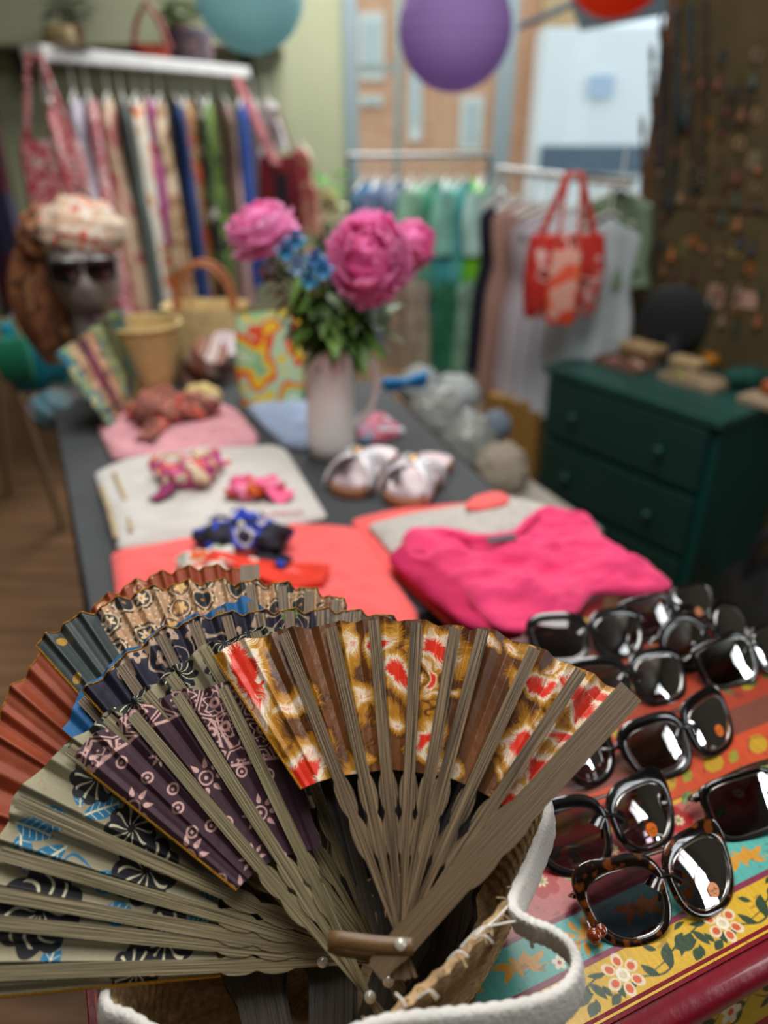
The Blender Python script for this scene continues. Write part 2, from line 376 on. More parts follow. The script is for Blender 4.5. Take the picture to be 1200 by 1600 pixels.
# ================================================================== PAINTED CHEST
def chest_canvas(a, b):
    cv = Canvas(a, b, '#b8452a', .0004)
    band = lambda b0, b1, col: cv.put(((b >= b0) & (b < b1)).astype(float), col)
    band(.0, .2205, '#c9a01c'); band(.2205, .2555, '#4fa39a'); band(.2555, .30, '#b25a58'); band(.30, .304, '#cf9a2a')
    band(.304, .338, '#b8431e'); band(.338, .366, '#6d3a2c'); band(.366, .425, '#96331a'); band(.425, .437, '#2f6a5c'); band(.437, .50, '#8a2f1a'); band(.50, .56, '#5e201c')
    band(.2190, .2232, '#7a2140'); band(.2540, .2578, '#7a2140'); band(.3035, .3045, '#5a1e14')
    if b.min() < .31:
        G = '#1d3a1c'; P0 = (.2697, .2050); T = .0903; H = .0165
        for k in range(-5, 10):
            a0 = P0[0]+k*T; b0 = P0[1]
            if a0 < a.min()-T or a0 > a.max()+T: continue
            X = lambda u, v: (a0+u*T, b0+v*H)
            cv.stroke([X(.13, -.45), X(.35, -.28), X(.5, .0), X(.69, .2), X(.86, .42), X(1, .42)], .0013, G)
            cv.stroke([X(.05, -.15), X(.25, -.62), X(.40, -.5), X(.46, .0)], .0014, G)
            def L(u, v, ang, l, w, bend=0.): x, y = X(u, v); cv.leaf(x, y, math.radians(ang), l, w, G, bend)
            L(.36, -.62, 55, .019, .0085, .25); L(.17, .05, -55, .014, .006, -.3); L(.49, .0, -5, .020, .010); L(.52, .05, 25, .013, .006)
            L(-.5, -.42, 30, .022, .006, .3); L(-.28, .32, -70, .015, .006, .2); L(.28, .62, -40, .010, .0045); L(.74, .55, -15, .014, .004, -.2)
            L(.80, .0, -75, .009, .0045); L(.92, .05, -95, .014, .006); L(.70, -.3, -110, .009, .004); L(-.1, -.62, 10, .017, .0042); L(-.42, -.8, 35, .012, .007); L(-.22, -.78, 20, .011, .006)
            L(-.33, -.2, 70, .008, .003); L(.6, .6, 10, .012, .0035, .3)
            for j in range(6):
                an = j*PI/3+.3; cx, cy = a0+.0098*math.cos(an), b0+.0098*math.sin(an)
                cv.ell(cx, cy, .0050, .0040, an, '#d8c6a4'); cv.ell(a0+.0092*math.cos(an), b0+.0092*math.sin(an), .0030, .0026, an, '#c6531f')
            cv.ell(a0, b0, .0048, .0048, 0, '#e4dcc4'); cv.ell(a0, b0, .0026, .0026, 0, '#cdbfa0')
        for k in range(-4, 14):                    # ochre sprays on the turquoise band
            a0 = .105+k*.052; b0 = .2385
            if a0 < a.min()-.06 or a0 > a.max()+.06: continue
            O = '#c58a1e'; f = 1 if k % 2 else -1
            cv.stroke([(a0-.024, b0-.006*f), (a0, b0), (a0+.024, b0+.008*f)], .0012, O)
            cv.ell(a0+.004, b0+.001, .0062, .0045, .4, O)
            for an, l, w in ((40, .017, .0055), (150, .016, .005), (205, .018, .006), (300, .013, .005), (350, .019, .005), (100, .011, .0045), (250, .012, .0045)):
                cv.leaf(a0+.003*math.cos(math.radians(an)), b0+.003*math.sin(math.radians(an)), math.radians(an*f), l, w, O, .25*f)
            if k % 3 == 0:
                for j in range(5): cv.ell(a0-.026+.003*math.cos(j*1.26), b0-.009*f+.003*math.sin(j*1.26), .0022, .0018, j*1.26, '#d9cdb4')
                cv.ell(a0-.026, b0-.009*f, .0014, .0014, 0, '#a3243c')
        G2 = '#3c6b3c'
        for k in range(-3, 9):                     # red blossoms and leaves on the rose band
            a0 = ab(957, 1327)[0]+k*.068; b0 = ab(957, 1327)[1]
            if a0 < a.min()-.06 or a0 > a.max()+.06: continue
            cv.stroke([(a0-.03, b0+.004), (a0-.015, b0-.006), (a0, b0), (a0+.02, b0+.008), (a0+.036, b0+.004)], .0013, '#3a4a2a')
            for j in range(6): cv.ell(a0+.0085*math.cos(j*1.047), b0+.0085*math.sin(j*1.047), .0062, .0056, j*1.047, '#a3201c')
            for j in range(8): cv.ell(a0+.0036*math.cos(j*.785), b0+.0036*math.sin(j*.785), .0017, .0011, j*.785, '#d6c6a0')
            cv.ell(a0, b0, .0018, .0018, 0, '#7a8a4a')
            for (da, db, an, l, w) in ((-.022, -.004, 200, .016, .0075), (-.018, .008, 140, .014, .007), (.016, .010, 30, .018, .007), (.018, -.006, -25, .015, .0065), (.034, .004, 60, .013, .006), (-.030, .0, 100, .013, .006), (.03, -.012, 10, .014, .005)):
                cv.leaf(a0+da, b0+db, math.radians(an), l, w, G2, .15, '#8fae6a')
            for j in range(5): cv.ell(a0+.034+.0035*math.cos(j*1.26), b0+.003+.0035*math.sin(j*1.26), .0028, .0022, j*1.26, '#cfae8a')
            cv.ell(a0+.034, b0+.003, .0018, .0018, 0, '#a3402c')
    for k in range(-1, 12):
        a0 = .03+k*.055
        cv.ell(a0, .322, .013, .008, .5, '#b08a1c'); cv.leaf(a0+.014, .314, .6, .02, .008, '#8a8a2a'); cv.stroke([(a0-.02, .312), (a0, .33), (a0+.025, .318)], .001, '#4a1c10')
        for q, (aa, bb) in enumerate(((.0, .385), (.02, .405), (.035, .38), (.01, .47), (.038, .455), (.02, .49), (.0, .53), (.03, .54))):
            cv.ell(a0+aa, bb, .007, .005, q, ('#9c8a22', '#b86a1a', '#7a2a18')[q % 3])
            cv.leaf(a0+aa, bb, q*1.1, .016, .006, ('#3d5a2c', '#a08a2a')[q % 2])
        for j in range(6): cv.ell(a0+j*.009, .431, .0024, .0024, 0, '#c9a02a')
    n = fbm(a*700, b*60, 3); cv.c *= (.86+.28*n)[..., None]                 # brushed paint
    w = fbm(a*90, b*200, 5, 3); cv.c = np.where((w > .74)[..., None], cv.c*.6+np.array(lin('#5a3a28'))*.3, cv.c)   # worn flecks
    return cv.c
CH = thing('painted_chest', 'brightly painted wooden chest with floral bands, under the basket of fans and the sunglasses', 'chest', tuple(E1*.25+E2*.38))
PAINT = vmat('painted_wood', .38, bump=.35, bscale=260, coat=.25, grain=.10, gscale=60, gstretch=(3, 40, 1))
def slab_grid(name, a0, a1, b0, b1, z, st, parent):
    na, nb = int((a1-a0)/st)+1, int((b1-b0)/st)+1
    a, b = np.meshgrid(np.linspace(a0, a1, na), np.linspace(b0, b1, nb), indexing='ij')
    P = np.stack([a*E1.x+b*E2.x, a*E1.y+b*E2.y, np.full(a.shape, z)], -1)
    return a, b, P
def chest_top():
    for nm, (a0, a1, b0, b1, st) in (('front_panel_top', (-.062, .66, .1865, .304, .00062)), ('back_panel_top', (-.062, .66, .304, .548, .0014))):
        a, b, P = slab_grid(nm, a0, a1, b0, b1, ZC, st, CH)
        grid_np(nm, P, PAINT, CH, chest_canvas(a, b), smooth=180)
chest_top()
def E(a, b, z): return E1*a+E2*b+Vector((0, 0, z))
RED = mat('#7c0c20', .3, var=.22, scale=25, bump=.25, bscale=90, coat=.5)
mb = MB()
def abbox(mb, a0, a1, b0, b1, z0, z1):
    mb.box(E((a0+a1)/2, (b0+b1)/2, (z0+z1)/2), (a1-a0, b1-b0, z1-z0), Matrix.Rotation(A0, 3, 'Z')); return mb
abbox(mb, -.060, .658, .19, .546, ZC-.03, ZC-.0006); mb.build('top_board', mat('#6a2a20', .6), CH, smooth=0)
mb = MB(); rows = []
for t in range(0, 15):                                                     # rounded front moulding with a fillet above
    an = PI*t/14; bb = .187 - .020*math.sin(an); zz = ZC-.0205+.0175*math.cos(an); rows.append([E(-.066, bb, zz), E(.662, bb, zz)])
rows = [[E(-.066, .1905, ZC+.0006), E(.662, .1905, ZC+.0006)], [E(-.066, .184, ZC-.001), E(.662, .184, ZC-.001)]]+rows
mb.sheet(rows); mb.build('red_moulding', RED, CH, smooth=25)
mb = MB(); abbox(mb, -.066, -.0605, .183, .548, ZC-.035, ZC+.0005); mb.build('side_moulding', RED, CH, smooth=0, bevel=.001)
def face_band():
    na, nz = 560, 60; a, q = np.meshgrid(np.linspace(-.06, .655, na), np.linspace(0, .055, nz), indexing='ij')
    cv = Canvas(a, q, '#bd9a1e', .0005)
    for k in range(-1, 24):
        a0 = k*.03
        cv.leaf(a0, .018, .5, .018, .007, '#1d3a1c', .2); cv.leaf(a0+.012, .03, 2.6, .015, .006, '#1d3a1c', -.2); cv.stroke([(a0-.01, .02), (a0+.008, .03), (a0+.022, .018)], .0012, '#1d3a1c')
        if k % 4 == 0:
            for j in range(5): cv.ell(a0+.006*math.cos(j*1.26), .026+.006*math.sin(j*1.26), .0045, .0035, j*1.26, '#d8c6a4')
            cv.ell(a0, .026, .003, .003, 0, '#c6531f')
    for k in range(240): cv.ell(-.06+k*.003, .006, .0011, .0011, 0, '#dcc98a')
    cv.put((q > .048).astype(float), '#8e1226')
    bb = .186-.30*q
    P = np.stack([a*E1.x+bb*E2.x, a*E1.y+bb*E2.y, ZC-.042-q], -1)
    grid_np('front_band', P, PAINT, CH, cv.c, smooth=180)
face_band()
mb = MB(); abbox(mb, -.055, .65, .205, .54, .03, ZC-.031); mb.build('body', mat('#3a1524', .6, var=.4), CH, smooth=0)
for a_, b_ in ((-.03, .23), (.625, .23), (-.03, .515), (.625, .515)):
    mb = MB(); abbox(mb, a_-.022, a_+.022, b_-.022, b_+.022, 0, .03); mb.build('foot', RED, CH, smooth=0)

# ================================================================== BASKET
def catmull(P, n, closed=True):
    P = np.array(P, float); m = len(P); out = []
    for i in range(m if closed else m-1):
        g = (lambda k: P[k % m]) if closed else (lambda k: P[min(max(k, 0), m-1)])
        p0, p1, p2, p3 = g(i-1), g(i), g(i+1), g(i+2)
        for k in range(n):
            t = k/n; out.append(.5*(2*p1+(p2-p0)*t+(2*p0-5*p1+4*p2-p3)*t*t+(3*p1-p0-3*p2+p3)*t**3))
    if not closed: out.append(P[-1])
    return np.array(out)
rim_px = [(860, 1270, 1.05), (838, 1340, 1.055), (800, 1405, 1.062), (724, 1490, 1.062), (642, 1562, 1.06), (560, 1632, 1.055), (430, 1688, 1.045), (290, 1650, 1.035), (205, 1602, 1.020), (160, 1566, 1.014)]
rim = [tuple(at_z(*p)) for p in rim_px]+[(-.165, .29, 1.015), (-.135, .36, 1.03), (-.07, .405, 1.035), (0, .41, 1.04), (.06, .395, 1.045), (.102, .36, 1.048)]
RIM = catmull(rim, 12)
bc = np.array([-.028, .305])
BK = thing('woven_basket', 'round woven seagrass basket holding the open fans, on the painted chest', 'basket', (bc[0], bc[1], ZC))
def basket():
    n = len(RIM); nv = 46; an = np.linspace(0, 1, n, endpoint=False)
    rows = []; dirv = RIM[:, :2]-bc
    for inner in (0, 1):
        for j in range(nv+1):
            t = j/nv; f = .74+.26*np.sqrt(t) if not inner else (.74+.26*np.sqrt(1-t)); tt = t if not inner else 1-t
            f = f-(.045 if inner else 0)*(1 if tt > .03 else 1)
            k = np.arange(n); rib = .0009*np.sin(tt*nv*PI*.75)*np.cos(k*PI*.5*1.0+ (np.floor(tt*nv*.75))*PI)+.0016*np.abs(np.sin(tt*nv*PI*.75/1.0))
            rr = f[..., None] if hasattr(f, 'shape') and getattr(f, 'shape', ()) else f
            xy = bc+dirv*rr*(1+(rib/np.hypot(dirv[:, 0], dirv[:, 1]))[:, None])
            z = ZC+.004+(RIM[:, 2]-ZC-.004)*tt
            rows.append(np.stack([xy[:, 0], xy[:, 1], z], -1))
    rows.append(np.stack([np.full(n, bc[0]), np.full(n, bc[1]), np.full(n, ZC+.006)], -1))
    P = np.stack(rows, 1)
    col = np.zeros(P.shape); h = vn(np.arange(n)[:, None]*.9+np.zeros((1, P.shape[1])), np.arange(P.shape[1])[None]*3.3+np.zeros((n, 1)), 4)
    c1, c2 = np.array(lin('#8a6a44')), np.array(lin('#c4a477')); col = c1+(c2-c1)*h[..., None]
    m = vmat('seagrass', .75, bump=1.0, bscale=260, grain=.3, gscale=220)
    grid_np('woven_wall', P, m, BK, col, wrap_u=True, smooth=60)
    mb = MB(); mb.lathe((bc[0], bc[1], ZC), [(.092, 0.0006), (.092, .004)], 40); mb.build('base', mat('#7d5f3c', .8), BK)
basket()
# raffia wisps at the worn front rim
wisp = MB()
for i in range(34):
    k = rnd.randrange(20, 58); p = Vector(RIM[k])+Vector((rnd.uniform(-.002, .002), 0, .001)); d = Vector((rnd.uniform(-1, 1), rnd.uniform(-1, .4), rnd.uniform(-.2, .8)))*rnd.uniform(.004, .012)
    wisp.tube([p, p+d*.5+Vector((0, 0, .002)), p+d], .0004, 5)
wisp.build('raffia_wisps', mat('#c9ad82', .7), BK)
# thick white cotton binding: follows the rim, torn off and bowing outward at the front right
loop = [(806, 1415, 1.066), (826, 1440, 1.064), (862, 1455, 1.058), (893, 1480, 1.052), (905, 1515, 1.048), (888, 1552, 1.048), (838, 1578, 1.052), (760, 1592, 1.056), (680, 1600, 1.058), (600, 1610, 1.06), (520, 1640, 1.056)]
loopw = [tuple(at_z(*p)) for p in loop]
path = [tuple(v) for v in ([rim[13], rim[14], rim[15], rim[0], rim[1]])]+loopw+[rim[6], rim[7], rim[8], rim[9], rim[10], rim[11], rim[12]]
BP = catmull(path, 10)[:-1]
def binding():
    n = len(BP); rows = []; w, t = .0115, .0033
    for k in range(16):
        an = 2*PI*k/16; x = math.copysign(abs(math.cos(an))**.5, math.cos(an))*t; z = math.copysign(abs(math.sin(an))**.6, math.sin(an))*w
        tg = np.roll(BP, -1, 0)-np.roll(BP, 1, 0); nr = np.stack([tg[:, 1], -tg[:, 0], 0*tg[:, 0]], -1); nr /= np.linalg.norm(nr, axis=1)[:, None]
        lean = .22; tw = .0005*np.sin(np.arange(n)*2.1+k*1.4)
        rows.append(BP+nr*(x+tw+z*lean)[:, None]+np.stack([0*tw, 0*tw, 0*tw+z-.005], -1))
    P = np.stack(rows, 1); P = np.concatenate([P, P[:, :1]], 1)
    return grid_np('cotton_binding', P, mat('#d9d6cf', .85, var=.07, bump=.5, bscale=420, sheen=.3), BK, wrap_u=True, smooth=50)
binding()
mb = MB()
for pts in ([(818, 1436, 1.062), (826, 1455, 1.055), (832, 1480, 1.045)], [(805, 1402, 1.066), (790, 1420, 1.07), (770, 1440, 1.068), (742, 1462, 1.07)], [(812, 1438, 1.066), (775, 1445, 1.075), (748, 1452, 1.078), (720, 1480, 1.07)], [(618, 1552, 1.07), (628, 1562, 1.07), (634, 1573, 1.068)], [(700, 1500, 1.068), (716, 1486, 1.074), (731, 1495, 1.07)], [(742, 1470, 1.068), (757, 1462, 1.075), (770, 1474, 1.069)], [(652, 1560, 1.066), (672, 1548, 1.072), (684, 1558, 1.066)]):
    c = catmull([tuple(at_z(*p)) for p in pts], 6, False); mb.tube(c, .0011 if pts[0][0] == 818 else .0006, 6)
mb.build('stitching_threads', mat('#e6e2d8', .8), BK)

# ================================================================== HAND FANS
def plane(P, phi, yaw):
    o = at_d(*P); a = math.radians(phi); b = math.radians(yaw)
    up = Vector((0, math.cos(a), math.sin(a))); n0 = Vector((0, -math.sin(a), math.cos(a)))
    X = Vector((1, 0, 0))*math.cos(b)+n0*math.sin(b); n = X.cross(up)
    return o, X, up, n
def inpl(pl, x, y):
    o, X, up, n = pl; r = ray(x, y); t = (o-CAM).dot(n)/r.dot(n); p = CAM+r*t-o
    return p.dot(X), p.dot(up)
RIBM = rib_mat('#2c2218', '#866f52'); RIBL = rib_mat('#484028', '#8e8262'); GUARDM = rib_mat('#5a4831', '#6e5b42'); RIBD = rib_mat('#1a1510', '#3c332a')
def make_fan(name, label, P, phi, yaw, arc, ribs, paint, R_in=.47, res=(420, 200), amp=.0055, guards=('r', 'l'), ribm=RIBM, group=None, fold=1., left_trim=True, ribw=.0037, zig=1.0, rough=.55, sheen=0, depth_gap=.0009, trim=True, top_trim=True, ribs_behind=False, tail=True, span=None):
    """arc: pixel points along the outer edge of the cloth, left to right. ribs: pixel ends of the visible ribs"""
    pl = plane(P, phi, yaw); o, X, up, n = pl
    T = thing(name, label, 'fan', tuple(o), group)
    th = []; rr = []
    for (x, y) in arc:
        u, v = inpl(pl, x, y); th.append(math.atan2(u, v)); rr.append(math.hypot(u, v))
    th = np.array(th); rr = np.array(rr); s_ = np.argsort(th); th, rr = th[s_], rr[s_]
    a_r = []
    for (x, y) in ribs:
        u, v = inpl(pl, x, y); a_r.append(math.atan2(u, v))
    a_r = np.array(sorted(a_r)); tlo, thi = (th[0], th[-1])
    Rf = lambda t: np.interp(t, th, rr)
    st0 = a_r[1]-a_r[0]
    ext = list(np.arange(a_r[0]-st0, tlo, -st0))[::-1] if a_r[0]-tlo > 2.5*st0 else []
    nodes = np.concatenate([ext, a_r, [a_r[-1]+(a_r[-1]-a_r[-2])]]) if ext else np.concatenate([[2*a_r[0]-a_r[1] if a_r[0]-tlo > .03 else a_r[0]-(a_r[1]-a_r[0])], a_r, [a_r[-1]+(a_r[-1]-a_r[-2])]])
    N_, M_ = res; tt = np.linspace(tlo, thi, N_); ph = np.interp(tt, nodes, np.arange(len(nodes)))
    if tlo < nodes[0]: ph = np.where(tt < nodes[0], (tt-nodes[0])/(nodes[1]-nodes[0]), ph)
    s = ph-np.floor(ph)
    kx = np.array([0, .13, .24, .40, .56, .74, .88, 1.]); ky = np.array([-.10, -.10, .75, -.35, -.95, .15, -.25, -.10])*zig
    hh = np.interp(s, kx, ky); ker = np.ones(5)/5; hh = np.convolve(np.pad(hh, 2, 'edge'), ker, 'valid')
    q = np.linspace(0, 1, M_); TT, Q = np.meshgrid(tt, q, indexing='ij')
    RO = Rf(TT); wob = .0010*np.sin(ph*2*PI+1)[:, None]*Q; RR = RO*(R_in+(1-R_in)*Q)+wob
    Hh = hh[:, None]*amp*(.25+.75*Q)-.0012
    u, v = RR*np.sin(TT), RR*np.cos(TT)
    Hh = Hh+.0007*(fbm(u*180, v*90, 3)-.5)
    Xn, Un, Nn = (np.array(k) for k in (X, up, n)); On = np.array(o)
    P3 = On+u[..., None]*Xn+v[..., None]*Un+Hh[..., None]*Nn
    col = paint(pl, u, v, TT, RR/RO, ph[:, None]+0*Q)
    fm = vmat(name+'_cloth', rough, bump=.25, bscale=1500, grain=.10, gscale=900, sheen=sheen)
    grid_np('pleated_leaf', P3, fm, T, col, smooth=180)
    if trim:
        mb = MB()
        if top_trim: mb.tube([P3[i, -1]+Nn*.0002 for i in range(0, N_, 2)], .0006, 5)
        if left_trim: mb.tube([P3[0, j] for j in range(0, M_, 2)], .0009, 5)
        mb.build('gold_trim', GOLDT, T)
    # ribs
    prof = []
    def wid(f, W, g):   # half width along the rib, f = r/R
        if f > R_in+.005: return W*(.93+.07*f)
        if f > .24:
            k = (f-.24)/(R_in+.005-.24)*2; return W*(.66+.84*abs(math.sin(PI*k))**.6)*(.86+.14*k/2) if not g else W*(1.0+.22*abs(math.sin(PI*k))**.6)
        return W*(.40+.26*max(0, f)/.24) if not g else W*(.95 if f > -.02 else .8)
    allr = [(t, 'rib') for t in a_r]
    for gk in guards: allr.append((tlo-.012 if gk == 'l' else thi+.012, 'guard'))
    allr.sort()
    for i, (t, kind) in enumerate(allr):
        g = kind == 'guard'; Rm = float(Rf(np.clip(t, tlo, thi)))*(1.0 if g else .985); W = (.0078 if g else ribw); th_ = .0016 if g else .0007
        lift = .0012+depth_gap*i if not (ribs_behind and not g) else -.0045-amp; fs = [-.10, -.085, -.05, 0]+[k*.04 for k in range(1, 6)]+[.24+(R_in+.01-.24)*k/24 for k in range(0, 25)]+[R_in+.02, .6, .75, .9, 1.0]
        if not tail: fs = fs[3:]
        d = Vector((math.sin(t), math.cos(t))); e = Vector((math.cos(t), -math.sin(t)))
        vs = []; uvs = []; m_ = len(fs)
        for f in fs:
            w = wid(f, W, g)*(1 if f > -.09 else .75)
            lf = lift if not g else lift+.0012
            hgt = lf*(1 if f > .3 else 1)
            for (sx, sz) in ((-1, 0), (1, 0), (1, 1), (-1, 1)):
                pos = d*(f*Rm)+e*(w*sx); vs.append(o+X*pos.x+up*pos.y+n*(hgt+(sz-.5)*th_)); uvs.append((w*sx+i*.03, f*Rm+i*.1))
        fc = []
        for k in range(m_-1):
            for c in range(4): fc.append((k*4+c, k*4+(c+1) % 4, (k+1)*4+(c+1) % 4, (k+1)*4+c))
        fc += [(3, 2, 1, 0), tuple((m_-1)*4+c for c in range(4))]
        mb = MB(); mb.add(vs, fc); mb.build('guard_stick' if g else 'rib', GUARDM if g else ribm, T, smooth=30, uv=uvs)
    mb = MB(); top = .0012+depth_gap*len(allr)+.003
    mb.lathe(o+n*top, [(.0001, .0022), (.0016, .0020), (.0030, .0010), (.0034, 0), (.0034, -.0015)], 14, axis=Matrix((X, up, n)).transposed())
    mb.build('rivet', mat('#d9d4c4', .12, var=.3, scale=900, trans=.3, coat=1, metal=.2), T)
    return T, pl

# ---- front fan: brown satin with shaggy red and white medallions
def blobs(pl, cv, L, u, v):
    best = np.full(u.shape, 9.); red = np.zeros(u.shape)
    for (px, py, a, b, ang, rd) in L:
        cx, cy = inpl(pl, px, py); k = .00053; c, q = math.cos(math.radians(ang)), math.sin(math.radians(ang))
        wx = .012*(vn(u*70, v*70, 11)-.5)+.006*(vn(u*190, v*190, 12)-.5); wy = .012*(vn(u*70+9, v*70, 13)-.5)+.006*(vn(u*190, v*190+9, 14)-.5)
        dx, dy = u-cx+wx, v-cy+wy; x = (dx*c+dy*q)/(a*k); y = (-dx*q+dy*c)/(b*k); an = np.arctan2(y, x)
        hair = np.abs(((an*38/PI+vn(an*9+px, an*0+py, 2)*2.3) % 1)-.5)*.40+.26*vn(an*22, np.hypot(x, y)*2, 1)+.20*vn(an*80, np.hypot(x, y)*1.5, 3)
        d = np.hypot(x, y)*(1+.16*np.sin(an*2+px)) + hair-.2
        d = d+(.55 if not rd else 0); best = np.minimum(best, d)
    for t, c in ((1.80, '#4a2a10'), (1.66, '#7d4e16'), (1.5, '#b0781f'), (1.22, '#c99848'), (1.06, '#e2d3bc'), (.80, '#e8825a'), (.75, '#d8301a')):
        cv.put(np.clip((t-best)/.05, 0, 1), c)
def paint_leopard(pl, u, v, TT, Q, ph):
    cv = Canvas(u, v, '#5a3418'); w = fbm(u*60, v*25, 8, 3); cv.put(np.clip((w-.45)*3, 0, 1)*.55, '#7c4c28'); cv.put(np.clip((.42-w)*4, 0, 1)*.6, '#38200f')
    blobs(pl, cv, [(378, 1050, 26, 62, 22, 1), (482, 1210, 24, 34, 12, 1), (450, 1100, 30, 22, 0, 0), (548, 1005, 14, 40, 0, 0), (566, 1085, 22, 26, 0, 0), (595, 1010, 13, 22, 0, 1), (622, 1060, 15, 20, 0, 1), (610, 1120, 25, 14, 0, 0), (684, 1012, 26, 26, 0, 1), (690, 1090, 30, 12, 0, 0),
        (672, 1160, 12, 28, 0, 1), (668, 1062, 8, 14, 0, 1), (700, 1195, 14, 20, 0, 0), (774, 1010, 14, 10, 0, 0), (810, 1015, 12, 14, 0, 0), (560, 1190, 16, 18, 0, 0), (545, 1222, 12, 10, 0, 0),
        (850, 1070, 30, 12, -15, 1), (818, 1165, 20, 24, -20, 1), (850, 1120, 16, 12, -20, 0), (905, 1090, 26, 26, -30, 1), (878, 1150, 20, 16, -30, 1), (940, 1085, 22, 14, -40, 1), (842, 1205, 20, 26, -40, 1), (800, 1250, 16, 22, -40, 1), (900, 1130, 14, 10, -30, 0), (870, 1045, 14, 10, -20, 0), (960, 1100, 16, 20, -40, 1), (780, 1210, 10, 14, 0, 0)], u, v)
    return cv.c
F1, PL1 = make_fan('hand_fan', 'brown satin fan with shaggy red and white medallions, nearest and foremost in the basket', (627, 1470, .405), 40, 3,
    [(330, 1020), (441, 984), (516, 975), (584, 964), (651, 969), (719, 979), (756, 981), (835, 1010), (907, 1045), (975, 1080)],
    [(441, 984), (516, 975), (584, 964), (651, 969), (712, 979), (756, 981), (835, 1012), (907, 1048)], paint_leopard, res=(900, 400), guards=('r',), group=None, rough=.36, R_in=.49, top_trim=False, amp=.0038)
def paint_gap_shade(pl, u, v, TT, Q, ph):  # flat black leaf, added as the shade seen between the front ribs
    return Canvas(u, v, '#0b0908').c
make_fan('hand_fan', 'added black fan standing in for the shade behind the ribs of the brown satin fan', (606, 1530, .4145), 39, -3,
    [(474, 1150), (560, 1120), (650, 1110), (760, 1130), (846, 1195)], [(505, 1140), (560, 1120), (620, 1112), (690, 1116), (760, 1132), (820, 1168)], paint_gap_shade, res=(160, 30), guards=(), R_in=.36, ribm=RIBD, amp=.002, tail=False, trim=False, depth_gap=.0002)
# carry strap loop with its gem
mb = MB(); o, X, up, n = PL1
def on1(px, py, h): u, v = inpl(PL1, px, py); return o+X*u+up*v+n*h
c = catmull([tuple(on1(*p)) for p in ((646, 1474, .0105), (600, 1471, .0110), (560, 1466, .012), (524, 1463, .010), (516, 1473, .004), (540, 1482, .001), (590, 1487, -.001))], 8, False)
rows = []
for i, p in enumerate(c): rows.append([Vector(p)+up*.0042, Vector(p)-up*.0042])
mb.sheet(rows); mb.build('carry_strap', mat('#6a4f2e', .45, var=.35, scale=60, stretch=(1, 30, 30)), F1, solid=.001)

# ---- second fan: plum batik
def paint_plum(pl, u, v, TT, Q, ph):
    cv = Canvas(u, v, '#361c28'); PK = '#c29a92'
    w = fbm(u*40, v*40, 2); cv.put(np.clip((w-.5)*2, 0, 1)*.25, '#4a2836')
    top = Q > .80-.10*np.clip((TT+.55)/.25, 0, 1)
    top = Q > np.where(TT < -.62, .93, .73)
    d1, d2, an, idc = worley(u*52, v*52, 3)
    aa = .035
    f = lambda x: np.clip(x/aa+.5, 0, 1)
    m = np.maximum.reduce([f(.045-np.abs(d2-d1-.10)), f(.03-np.abs(d1-.30-.08*np.sin(an*5))), f(.05-np.abs(d1-.12)), f(.05-np.hypot((an*12/(2*PI)) % 1-.5, (d1-.40)*6)*.25)*(d1 > .33)])
    e1, e2, bn, _ = worley(u*260, v*260, 5); m = np.maximum(m, f(.16-e1)*(idc > .35)*(d1 < .36)*(d1 > .16))
    cv.put(m*top, PK)
    cv.put(np.clip((.006-np.abs(Q-np.where(TT < -.62, .93, .73)))/.003, 0, 1), PK)
    for (x, y, s) in ((207, 1262, 1), (293, 1340, 1.05), (322, 1215, 1), (407, 1270, .95), (122, 1187, 1), (378, 1398, .9), (395, 1340, .7), (250, 1180, .6)):
        cx, cy = inpl(pl, x, y); cv.ring(cx, cy, .0040*s, .0011, PK); cv.ell(cx, cy, .0012*s, .0012*s, 0, PK)
        for j in range(8):
            a = j*PI/4+.2; cv.leaf(cx+.0058*s*math.cos(a), cy+.0058*s*math.sin(a), a, .0062*s, .0030*s, PK, tip=.55)
    for (x, y) in ((190, 1191), (278, 1262), (270, 1232), (355, 1285), (378, 1205), (230, 1215), (330, 1290), (440, 1340), (345, 1375), (160, 1240), (300, 1300), (420, 1210)):
        cx, cy = inpl(pl, x, y); cv.ring(cx, cy, .0030, .0012, PK); cv.ell(cx, cy, .0010, .0010, 0, PK)
    return cv.c
make_fan('hand_fan', 'plum batik fan with pink suns and rings, left of the brown satin fan', (575, 1555, .42), 38, -12,
    [(108, 1182), (199, 1113), (270, 1082), (337, 1070), (420, 1060)], [(203, 1112), (272, 1081), (345, 1068)], paint_plum, res=(560, 430), guards=(), top_trim=False, R_in=.43, ribm=RIBL, amp=.005, rough=.7)
